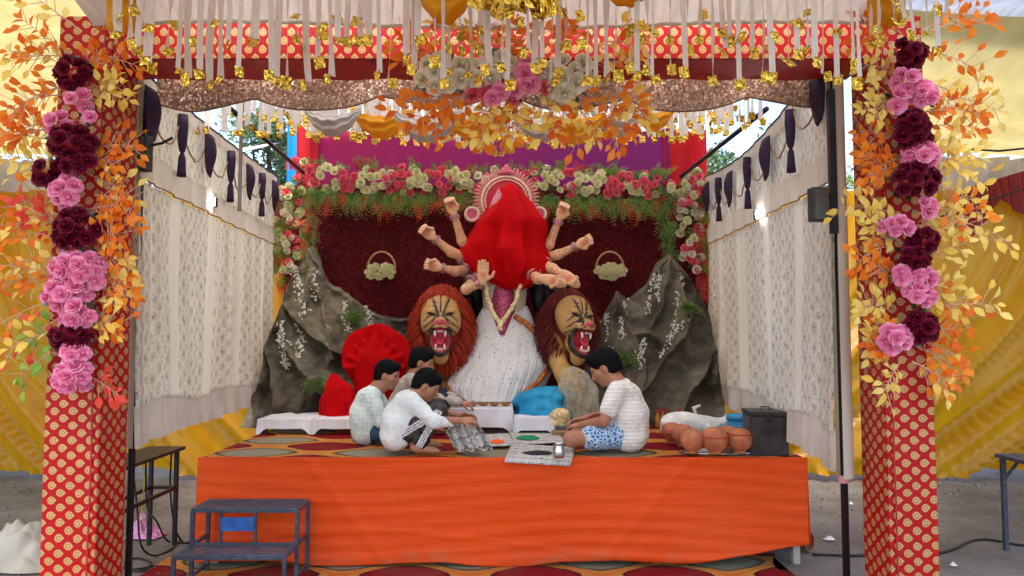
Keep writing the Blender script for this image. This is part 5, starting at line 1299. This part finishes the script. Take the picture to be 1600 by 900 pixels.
def shirtmat(name, c1, c2, kind):
    m = Mat(name, .75, 0, .2); o = m.obj(); x = m.n('ShaderNodeSeparateXYZ'); m.l(o, x.inputs[0]); X, Y, Z = [E(m.nt, x.outputs[i]) for i in range(3)]
    f = m.noise(o, 7, 5, .62, sc3=(1.2, 1.2, .8)); fine = m.noise(o, 24, 4, .65)
    if kind == 'rib': pat = ((Z*(2*PI/.030)+f*1.5).sin()).step(.1, .95)
    elif kind == 'check': pat = ((Z*(2*PI/.035)).sin().step(.75, .95)).max(((X+Y)*(2*PI/.035)).sin().step(.75, .95))*.7
    elif kind == 'blob': pat = E(m.nt, m.vor(o, 34, 'DISTANCE_TO_EDGE')).step(.10, .16)
    else: pat = f.step(.4, .7)
    m.col(m.mix(pat, c1, c2)); m.bump(f*1.6+fine*.18+pat*.05, .75, .04); return m.m
DENIM = simple('blue_denim', sr(44, 74, 104), .8, var=.3, nscale=30); BLACKP = paintmat('black_track_cloth', .6, .3); DARKP = simple('dark_navy_trousers', sr(30, 30, 44), .8)
SITZ = SZ+.012
# man on the right, cross-legged with his back half turned
person('man in white ribbed T-shirt and blue patterned shorts sitting cross-legged at right', (PX(985, 5.98), 5.98, SITZ), math.radians(163), 1.06,
 dict(pelvis=(0, 0, .115), chest=(.045, 0, .40), neck=(.13, 0, .535), head=(.20, 0, .625), f=(.80, .0, -.55), u=(.5, 0, .85), hk=1.12,
  arms=[((.08, .185, .46), (.16, .265, .24), (.36, .13, .19), (.9, -.35, -.15), (0, -.3, -1), .7), ((.08, -.185, .46), (.18, -.25, .25), (.38, -.08, .21), (.9, .3, -.1), (0, .3, -1), .7)],
  legs=[((.06, .10, .115), (.40, .30, .105), (.22, -.04, .05), (.16, -.15, .035)), ((.06, -.10, .115), (.40, -.30, .105), (.26, .06, .05), (.20, .18, .035))]),
 shirtmat('white_ribbed_tshirt', sr(228, 222, 212), sr(248, 244, 238), 'rib'), shirtmat('blue_print_shorts', sr(196, 216, 230), sr(64, 120, 176), 'blob'), 'short', 'short')
# squatting boy in front, holding the newspaper
person('boy in white long-sleeved shirt and black striped track trousers squatting with newspaper', (PX(640, 5.86), 5.86, SITZ), math.radians(8), 1.,
 dict(pelvis=(-.10, 0, .15), chest=(-.02, 0, .37), neck=(.065, 0, .455), head=(.138, 0, .525), f=(.78, -.12, -.5), u=(.4, 0, .9), hk=1.,
  arms=[((.02, .165, .415), (.20, .20, .30), (.42, .10, .265), (.95, -.2, .0), (0, -.6, -.8), .8), ((.02, -.165, .415), (.19, -.21, .265), (.40, -.14, .255), (1, .05, .05), (0, .5, -.8), .8)],
  legs=[((-.06, .09, .16), (.23, .13, .33), (.10, .12, .055), (.26, .13, .028)), ((-.06, -.09, .16), (.22, -.15, .33), (.07, -.14, .055), (.23, -.16, .028))]),
 shirtmat('white_cotton_shirt', sr(226, 232, 228), sr(242, 246, 242), 'plain'), BLACKP, 'long', 'long', (sr(22, 22, 30), sr(224, 222, 220)))
# boy behind
person('boy in pale mint checked shirt and jeans sitting behind the squatting boy', (PX(578, 6.42), 6.42, SITZ), math.radians(6), 1.,
 dict(pelvis=(-.02, 0, .11), chest=(.0, 0, .36), neck=(.085, 0, .475), head=(.155, 0, .575), f=(.92, -.22, -.28), u=(.25, 0, .95), hk=1.,
  arms=[((.03, .165, .42), (.14, .20, .21), (.36, .10, .16), (1, -.2, -.1), (0, -.4, -1), .6), ((.03, -.165, .42), (.12, -.20, .20), (.34, -.10, .15), (1, .2, -.1), (0, .4, -1), .6)],
  legs=[((.04, .09, .10), (.36, .24, .12), (.18, -.04, .05), (.14, -.14, .035)), ((.04, -.09, .10), (.34, -.25, .11), (.2, .05, .05), (.16, .16, .035))]),
 shirtmat('mint_checked_shirt', sr(222, 234, 228), sr(186, 212, 206), 'check'), DENIM)
# man farther back, reaching to the table
person('man in beige shirt and dark trousers reaching towards the white table', (PX(640, 7.05), 7.05, SITZ), math.radians(4), 1.02,
 dict(pelvis=(-.06, 0, .12), chest=(.0, 0, .42), neck=(.06, 0, .54), head=(.115, 0, .65), f=(.93, -.10, -.32), u=(.3, 0, .95), hk=1.05,
  arms=[((.04, .18, .48), (.22, .20, .33), (.42, .10, .31), (1, -.2, -.2), (0, -.3, -1), .6), ((.04, -.18, .48), (.24, -.2, .32), (.47, -.12, .285), (1, .1, -.25), (0, .3, -1), .6)],
  legs=[((.0, .09, .12), (.30, .16, .32), (.22, .12, .06), (.34, .13, .03)), ((.0, -.09, .12), (.31, -.15, .30), (.2, -.12, .06), (.33, -.14, .03))]),
 shirtmat('beige_cotton_shirt', sr(176, 168, 156), sr(196, 190, 180), 'plain'), DARKP)

# ================================================================== NEWSPAPERS, POWDERS, VESSELS
def news_mat():
    m = Mat('newsprint', .85, 0, .1); u, v, vec = m.uv()
    line = ((v/.011).frac()-.5).abs().step(.30, .22); colm = ((u/.085).frac()-.5).abs().step(.46, .43)
    words = m.noise(vec, 130, 2, sc3=(1.6, .4, 1)).step(.40, .52); blk = m.noise(vec, 9, 1)
    pic = E(m.nt, m.vor(vec, 7, 'F1', 0)).step(.20, .17)*blk.step(.48, .52); hd = ((v/.13).frac()-.12).abs().step(.10, .07)*m.noise(vec, 46, 1, sc3=(1.4, .3, 1)).step(.46, .52)
    ink = (line*colm*words*.6).max(hd*.85).max(pic*.6)
    m.col(m.mix(ink, sr(206, 202, 194), sr(48, 48, 54))); m.trans(.08); return m.m
NEWS = news_mat()
def sheet4(name, label, corners, z, cat='newspaper', ny=16, warp=None, overs=None, group=None, solid=.003):
    cs = []
    for q in corners:
        p0 = P(q[0], q[1], 6.0); r_ = p0-Vector((0, 0, CAM_Z)); cs.append(Vector((0, 0, CAM_Z))+r_*((CAM_Z-z)/(-r_.z)))
    def f(u, v):
        p = cs[0].lerp(cs[1], u).lerp(cs[3].lerp(cs[2], u), v)
        zz = p.z+.006+.006*abs(nz(u*5, v*5, len(label)))
        if p.y < SY0-.03: zz -= (SY0-.03-p.y)*.22; p.y = SY0-.03-(SY0-.03-p.y)*.30
        return (p.x, p.y, zz)
    W_ = (cs[1]-cs[0]).length; H_ = (cs[3]-cs[0]).length
    o = part(name, MB().grid(16, ny, f, lambda u, v: (u*W_, v*H_)), NEWS, smooth=True, solid=solid)
    for vv in o.data.vertices: vv.co -= cs[0]
    o.location = cs[0]; tag(o, label, cat, group); return cs
sheet4('newspaper', 'spread newspaper with black powder overhanging the stage edge', [(788, 720), (894, 724), (898, 700), (800, 694)], SZ+.02)
sheet4('newspaper', 'spread newspaper holding green powder', [(806, 696), (888, 692), (868, 676), (795, 677)], SZ+.012)
sheet4('newspaper', 'spread newspaper with orange powder beside the held sheet', [(742, 700), (806, 697), (794, 678), (735, 681)], SZ+.016)
def floor_pt(px, py, z):
    r_ = P(px, py, 6.0)-Vector((0, 0, CAM_Z)); return Vector((0, 0, CAM_Z))+r_*((CAM_Z-z)/(-r_.z))
def powder(label, px, py, rx, ry, h, c):
    p = floor_pt(px, py, SZ+.028)
    o = part('powder_heap', MB().grid(36, 10, lambda u, v: (rx*(1-v)*math.cos(2*PI*u)*(1+.10*nz(math.cos(6.28*u)*2, math.sin(6.28*u)*2, 1)), ry*(1-v)*math.sin(2*PI*u)*(1+.12*nz(math.cos(6.28*u)*2, math.sin(6.28*u)*2, 4)), h*(1-(1-v)**1.6)+.004*nz(u*8, v*8, 2)*(1-v)), wrap=True), simple('powder_'+label.split()[0], c, .95, var=.15, nscale=80, bump=.4, bscale=160), smooth=True)
    o.location = p; tag(o, label, 'powder', 'coloured powder heaps')
powder('black powder spread on the nearest newspaper', 841, 708, .125, .11, .018, sr(34, 30, 38)); powder('green powder heap on a newspaper', 825, 684, .105, .13, .022, sr(20, 128, 84)); powder('orange powder heap beside the held newspaper', 777, 690, .06, .11, .02, sr(240, 96, 14))
cup = thing('steel_cup', 'small shiny steel cup standing on the nearest newspaper', 'cup', floor_pt(873, 715, SZ+.03))
part('cup_body', MB().lathe([(.0, 0), (.042, .0), (.044, .02), (.044, .07), (.036, .085), (.036, .10), (.042, .108), (.038, .108), (.033, .10), (.033, .086), (.04, .07), (.04, .01), (.0, .008)], 24, caps=(False, False)), simple('polished_steel', sr(190, 190, 190), .18, .95, var=.1), cup, smooth=True, local=True)
hp = thing('held_newspaper', 'crumpled grey newspaper held up by the squatting boy', 'newspaper', floor_pt(735, 703, SZ+.01))
def crump(u, v):
    a = Vector(P(742, 652, 5.86)); c = P(770, 702, 5.75); b0 = P(700, 672, 5.92); d0 = P(716, 704, 5.86)
    p = b0.lerp(a, u).lerp(d0.lerp(c, u), v); fold = abs(math.sin(u*PI*3.2+.6*v))
    return (p.x+.015*nz(u*6, v*6, 2), p.y-.07*fold+.05*u+.02*nz(u*9, v*7, 4), p.z+.012*nz(u*7, v*7, 8))
part('sheet', MB().grid(36, 20, crump, lambda u, v: (u*.45, v*.3)), NEWS, hp, smooth=False, solid=.002)
part('sheet', MB().grid(30, 16, lambda u, v: tuple(Vector(crump(u*.8+.1, v*.9+.1))+Vector((-.05+.02*u, .05+.03*math.sin(u*7), .012))), lambda u, v: (u*.4+.2, v*.3)), NEWS, hp, solid=.002)
CLAY = simple('terracotta_clay', sr(186, 112, 76), .8, var=.3, nscale=14, bump=.25, bscale=40)
pot_prof = [(.0, .0), (.044, .0), (.047, .008), (.042, .018), (.052, .026), (.074, .045), (.089, .075), (.094, .105), (.090, .135), (.074, .163), (.045, .182), (.0, .19)]
POT = MB().lathe(pot_prof, 24, caps=(False, False)).mesh('pot_body', CLAY, True)
BAND = MB().lathe([(.0945, .100), (.0955, .105), (.0945, .110)], 24, caps=(False, False)).mesh('painted_band', simple('red_pot_paint', sr(186, 54, 40), .7), True)
for i, (px, py, s, lab) in enumerate(((1050, 692, .92, 'round terracotta pot farthest left, beside the man\'s back'), (1067, 697, .95, 'terracotta pot half hidden behind the tray pots'), (1082, 708, .98, 'orange terracotta pot at the left of the steel tray'), (1117, 709, 1.08, 'large terracotta pot standing in the middle of the steel tray'), (1138, 698, .9, 'terracotta pot partly hidden behind the rightmost pot'), (1156, 708, 1.02, 'terracotta pot with red paint nearest the metal trunk'))):
    t = thing('clay_pot', lab, 'pot', floor_pt(px, py, SZ+.022), i*1.3, 'upturned terracotta pots'); t.scale = (s,)*3
    place('pot_body', POT, t)
    if i in (0, 3, 5): place('painted_band', BAND, t, (0, 0, -.02+.012*i), None, (1., 1., 1.) if i == 3 else (.985, .985, 1))
tp = floor_pt(1122, 707, SZ+.012); o = part('steel_tray', MB().lathe([(.0, .0), (.28, .0), (.31, .012), (.315, .012), (.285, -.004), (0, -.004)], 40, caps=(False, False), sy=.42), simple('polished_steel', 0), smooth=True); o.location = tp; tag(o, 'wide shallow steel tray under the terracotta pots', 'tray')
# woven sack
sk = thing('white_sack', 'stuffed white plastic sack lying behind the pots', 'sack', floor_pt(1082, 684, SZ+.01))
s = SDF().ell((-.10, 0, .115), (.20, .14, .12), .05).ell((.08, .02, .10), (.16, .12, .10), .05).cap((.16, .02, .11), (.30, .03, .13), .065, .045, .04).cap((.30, .03, .13), (.34, .03, .15), .05, .065, .03)
m = Mat('white_woven_plastic', .45, 0, .4); o_ = m.obj(); m.col(m.mix(m.noise(o_, 8, 3).step(.4, .65), sr(216, 216, 210), sr(238, 238, 234))); m.bump(m.noise(o_, 14, 4, .6), .8, .03)
place('sack_body', s.mesh('sack_body', .012, m.m, warp=lambda V: wrinkle(V, .010, 16)), sk)
part('loose_end', MB().tube([(.05, .05, .2), (.03, .06, .26), (.09, .06, .28)], [.012, .02, .012], 6), m.m, sk, local=True, smooth=True)
bk = thing('blue_bucket', 'blue lidded plastic drum behind the metal trunk', 'bucket', floor_pt(1158, 690, SZ+.005))
BLUEP = simple('blue_plastic', sr(44, 132, 176), .4, var=.12)
part('drum', MB().lathe([(.0, 0), (.10, 0), (.112, .02), (.115, .17), (.11, .19)], 28, caps=(False, True)), BLUEP, bk, smooth=True, local=True); part('lid', MB().lathe([(.124, .19), (.126, .22), (.118, .235), (.0, .24)], 28, caps=(True, False)), BLUEP, bk, smooth=True, local=True); part('hoop', MB().lathe([(.116, .13), (.122, .137), (.116, .144)], 28, caps=(False, False)), BLUEP, bk, local=True)
tk = thing('metal_trunk', 'dark grey metal box with a hinged lid at the right stage corner', 'box', floor_pt(1203, 712, SZ+.006), math.radians(-7))
TIN = simple('dark_tin', sr(66, 62, 60), .45, .5, var=.4, nscale=8, bump=.2)
part('trunk_body', MB().box(-.145, .145, 0, .30, 0, .30), TIN, tk, local=True, bevel=.006); part('lid', MB().box(-.152, .152, -.008, .306, .301, .335), TIN, tk, local=True, bevel=.008)
part('handle', MB().tube([(-.04, .14, .335), (-.03, .14, .36), (.03, .14, .36), (.04, .14, .335)], .005, 6), STEEL, tk, local=True); part('latch', MB().box(-.018, .018, -.014, -.0085, .25, .325), STEEL, tk, local=True)
for i, px in enumerate((1028, 1036, 1045, 1053, 1062)):
    t = thing('small_bottle', f'small gold bottle with red cap behind the man\'s back, {ordw(i+1)} from the left', 'bottle', floor_pt(px, 668-(i % 2)*3, SZ+.006), 0, 'small gold bottles')
    part('bottle_body', MB().lathe([(0, 0), (.028, 0), (.03, .02), (.03, .10), (.012, .135), (.012, .15)], 12, caps=(False, True)), simple('gold_oil', sr(186, 120, 40), .2, .2), t, local=True, smooth=True)
    part('cap', MB().lathe([(.016, .15), (.016, .18), (0, .185)], 10, caps=(True, False)), simple('red_cap', sr(176, 30, 34) if i % 2 else sr(176, 30, 34), .4), t, local=True)
bw = thing('red_cloth_bundle', 'small dark red bundle in the seated man\'s hands', 'bundle', (PX(928, 6.0), 6.08, SZ+.20))
place('bundle_body', SDF().ell((0, 0, .03), (.055, .05, .045), .03).ell((.03, .02, .06), (.04, .035, .03), .03).mesh('bundle_body', .008, simple('dark_red_bundle', sr(120, 16, 28), .7), warp=lambda V: wrinkle(V, .006, 40)), bw)

# ================================================================== STEP STOOL, TABLES, CABLES, ODDMENTS ON THE GROUND
ss = thing('step_stool', 'grey blue steel two-step stool with slatted treads before the stage', 'step stool', (PX(400, 5.4), 5.4, 0))
xa, xb = PX(330, 5.5), PX(484, 5.5); ya, yb, yc = 4.98, 5.26, 5.53; zu, zl = .505, .265
def fr(name, p0, p1, w_=.028, h_=None, par=ss, mat=GREYST): return part(name, MB().bar(p0, p1, w_, h_), mat, par, bevel=.003)
for x in (xa, xb):
    fr('rear_leg', (x, yc, 0), (x, yc, zu)); fr('middle_leg', (x, yb, 0), (x, yb, zu)); fr('front_leg', (x, ya, 0), (x, ya, zl)); fr('side_rail', (x, ya, zl), (x, yc, zl), .024); fr('side_rail', (x, yb, zu), (x, yc, zu), .024); fr('foot_rail', (x, ya, .05), (x, yc, .05), .02)
for y, z in ((yb, zu), (yc, zu), (ya, zl), (yb, zl)): fr('cross_rail', (xa, y, z), (xb, y, z), .026, .032)
for i in range(5): fr('slat', (xa+.01, yb+.04+i*.047, zu+.012), (xb-.01, yb+.04+i*.047, zu+.012), .024, .006); fr('slat', (xa+.01, ya+.04+i*.047, zl+.012), (xb-.01, ya+.04+i*.047, zl+.012), .024, .006)
for q in (.33, .66):
    x = xa+(xb-xa)*q; fr('tread_bar', (x, yb, zu+.002), (x, yc, zu+.002), .018, .008); fr('tread_bar', (x, ya, zl+.002), (x, yb, zl+.002), .018, .008)
for q in (.27, .60): x = xa+(xb-xa)*q; fr('riser_post', (x, yb, zl), (x, yb, zu), .022)
part('blue_plate', MB().box(xa+(xb-xa)*.28, xa+(xb-xa)*.59, yb-.017, yb-.012, zl+.10, zl+.195), simple('blue_enamel', sr(38, 96, 168), .45, var=.3, nscale=14), ss)
ft = thing('cable_table', 'dark steel table frame under the left lace curtain', 'table', (-2.9, 5.6, 0))
part('top', MB().box(-3.05, -2.74, 5.1, 6.25, .775, .80), STEEL, ft)
for x in (-3.0, -2.79):
    for y in (5.14, 6.2): fr('leg', (x, y, 0), (x, y, .775), .032, par=ft, mat=STEEL)
    fr('side_bar', (x, 5.14, .47), (x, 6.2, .47), .026, par=ft, mat=STEEL)
fr('back_bar', (-3.0, 6.2, .47), (-2.79, 6.2, .47), .026, par=ft, mat=STEEL)
BLKC = simple('black_cable_rubber', sr(20, 20, 22), .5)
def cable(label, pts, r=.008, mat=None):
    pts = [Vector(p) for p in pts]; out = []
    for i in range(len(pts)-1):
        p0, p1, p2, p3 = pts[max(i-1, 0)], pts[i], pts[i+1], pts[min(i+2, len(pts)-1)]
        for j in range(8):
            t_ = j/8; out.append(.5*((2*p1)+(p2-p0)*t_+(2*p0-5*p1+4*p2-p3)*t_*t_+(3*p1-p0-3*p2+p3)*t_**3))
    out.append(pts[-1]); off = pts[0]
    o = part('cable', MB().tube([q-off for q in out], r, 6), mat or BLKC, smooth=True); o.location = off; tag(o, label, 'cable')
def G(px, py): return floor_pt(px, py, .012)
cable('black cable looping from the dark table down to a floor coil', [P(206, 722, 5.9), P(214, 790, 5.8), P(220, 850, 5.7), G(240, 868), G(268, 858), G(282, 842)])
cable('black cable hanging beside the table leg into the coil', [P(228, 712, 6.0), P(230, 790, 6.0), P(245, 815, 5.95), G(262, 845), G(292, 848), G(300, 838)])
cable('two-loop black cable coil lying beside the left prop', [G(190, 886), G(222, 892), G(236, 880), G(215, 872), G(196, 878), G(205, 890), G(240, 884)])
cable('black cable hanging straight down the table leg', [P(268, 706, 6.2), P(266, 760, 6.22), P(272, 820, 6.2), G(285, 846), G(300, 850)])
cable('thin yellow cable hanging under the dark table', [P(222, 722, 6.0), P(226, 750, 6.0), P(222, 790, 6.0), P(224, 815, 6.0)], .005, simple('yellow_cable', sr(196, 170, 50), .5))
cable('black cable running over the concrete right of the right pillar', [G(1270, 866), G(1340, 868), G(1450, 866), G(1490, 858), G(1515, 846), G(1545, 843), G(1600, 852), G(1660, 850)], .011)
def crumple(name, label, px, py, rx, ry, h, mat, cat, seed):
    p = G(px, py)
    o = part(name, MB().grid(44, 34, lambda u, v: ((u-.5)*2*rx*(1+.2*nz(v*3, seed, 1)), (v-.5)*2*ry*(1+.2*nz(u*3, seed, 4)), max(.004, h*(1-((u-.5)*2)**2)*(1-((v-.5)*2)**2)*(.55+.6*nz(u*2+seed, v*2, 2)+.7*abs(nz(u*4+v*3, v*5-u*2, seed))+.4*abs(nz(u*9-v*3, v*8+u*3, seed+2))+.15*nz(u*22, v*18, 1))))), mat, smooth=True)
    o.location = p; tag(o, label, cat)
crumple('crumpled_cloth', 'crumpled off-white cloth heap on the ground at the lower left', 10, 872, .50, .36, .26, cloth('off_white_sheet', sr(170, 164, 150), sr(196, 190, 176), .8, .1), 'cloth', 3)
crumple('crumpled_cloth', 'small crumpled pink cloth on the ground beside the cables', 226, 838, .15, .10, .15, simple('pink_print_cloth', sr(206, 140, 184), .7, var=.35, nscale=30), 'cloth', 6)
gt = thing('folding_table', 'grey steel folding table at the right edge beside the gold curtain', 'table', (4.3, 5.7, 0))
part('top', MB().box(PX(1546, 6.1), 5.2, 5.35, 6.1, .735, .765), GREYST, gt, bevel=.006)
for x in (PX(1553, 6.05)+.03, 5.1):
    for y in (5.40, 6.05): fr('leg', (x, y, 0), (x, y, .735), .035, par=gt)
    fr('brace', (x, 6.06, .55), (x+.16 if x < 4.5 else x-.16, 6.06, .735), .02, par=gt)
pp = thing('pipe_piece', 'short rusty-mouthed grey pipe lying beside the right stage leg', 'pipe', G(1266, 862))
part('pipe_wall', MB().lathe([(.075, -.0), (.075, .5), (.066, .5), (.066, 0), (.075, 0)], 24, caps=(False, False)), simple('rusty_pipe', sr(150, 108, 84), .7, var=.4, nscale=12), pp, smooth=False, local=True)
for vv in pp.children[0].data.vertices: x, y, z = vv.co; vv.co = (x*.85, z*.95+.0, y+.076)
pp.rotation_euler = (0, 0, .55)
for i, (px, py, s_) in enumerate(((1296, 843, .045), (1330, 788, .02), (1490, 884, .025))):
    crumple('paper_scrap', ('white paper scrap on the concrete near the pipe', 'small dark scrap on the concrete behind the right prop', 'white paper scrap on the concrete right of the right pillar')[i], px, py, s_, s_*.7, .03, simple('scrap_white', sr(226, 222, 214), .8), 'scrap', i+11)
# lamps on the side props
def flood(label, px, py, Y, w_, h_, rot, lit):
    c = P(px, py, Y); t = thing('flood_lamp', label, 'lamp', c, rot, 'flood lamps')
    part('housing', MB().box(-w_/2, w_/2, -.035, .035, -h_/2, h_/2), simple('dark_lamp_housing', sr(52, 54, 52), .5, .2, var=.2), t, local=True, bevel=.008)
    part('glass', MB().box(-w_/2+.012, w_/2-.012, -.039, -.0355, -h_/2+.012, h_/2-.012), simple('lamp_glass_grey', sr(90, 92, 86), .15, .1), t, local=True)
    part('bracket', MB().tube([(w_/2, .02, h_*.25), (w_/2+.06, .03, h_*.3), (w_/2+.13, .04, h_*.45)], .009, 6), STEEL, t, local=True)
flood('square grey flood lamp on the right steel prop', 1278, 320, 4.5, .105, .21, .15, False)
flood('black flood lamp box beside the left pillar at the lace curtain', 227, 240, 4.6, .065, .23, -.2, False)
EMS = bpy.data.materials.new('lit_led_panel'); EMS.use_nodes = True; e_ = EMS.node_tree.nodes['Principled BSDF']; e_.inputs['Emission Color'].default_value = (.85, .93, 1, 1); e_.inputs['Emission Strength'].default_value = 45
for s, px, py, Y, x in (('left', 333, 316, 6.2, 1), ('right', 1184, 336, 6.3, -1)):
    c = P(px, py, Y); t = thing('led_lamp', f'small lit white lamp against the {s} lace curtain', 'lamp', c, 0, 'lit lamps on the lace curtains')
    part('housing', MB().box(-.03, .03, -.02, .03, -.04, .04), STEEL, t, local=True, bevel=.006)
    part('lit_panel', MB().box(-.024, .024, -.027, -.0205, -.034, .034), EMS, t, local=True)
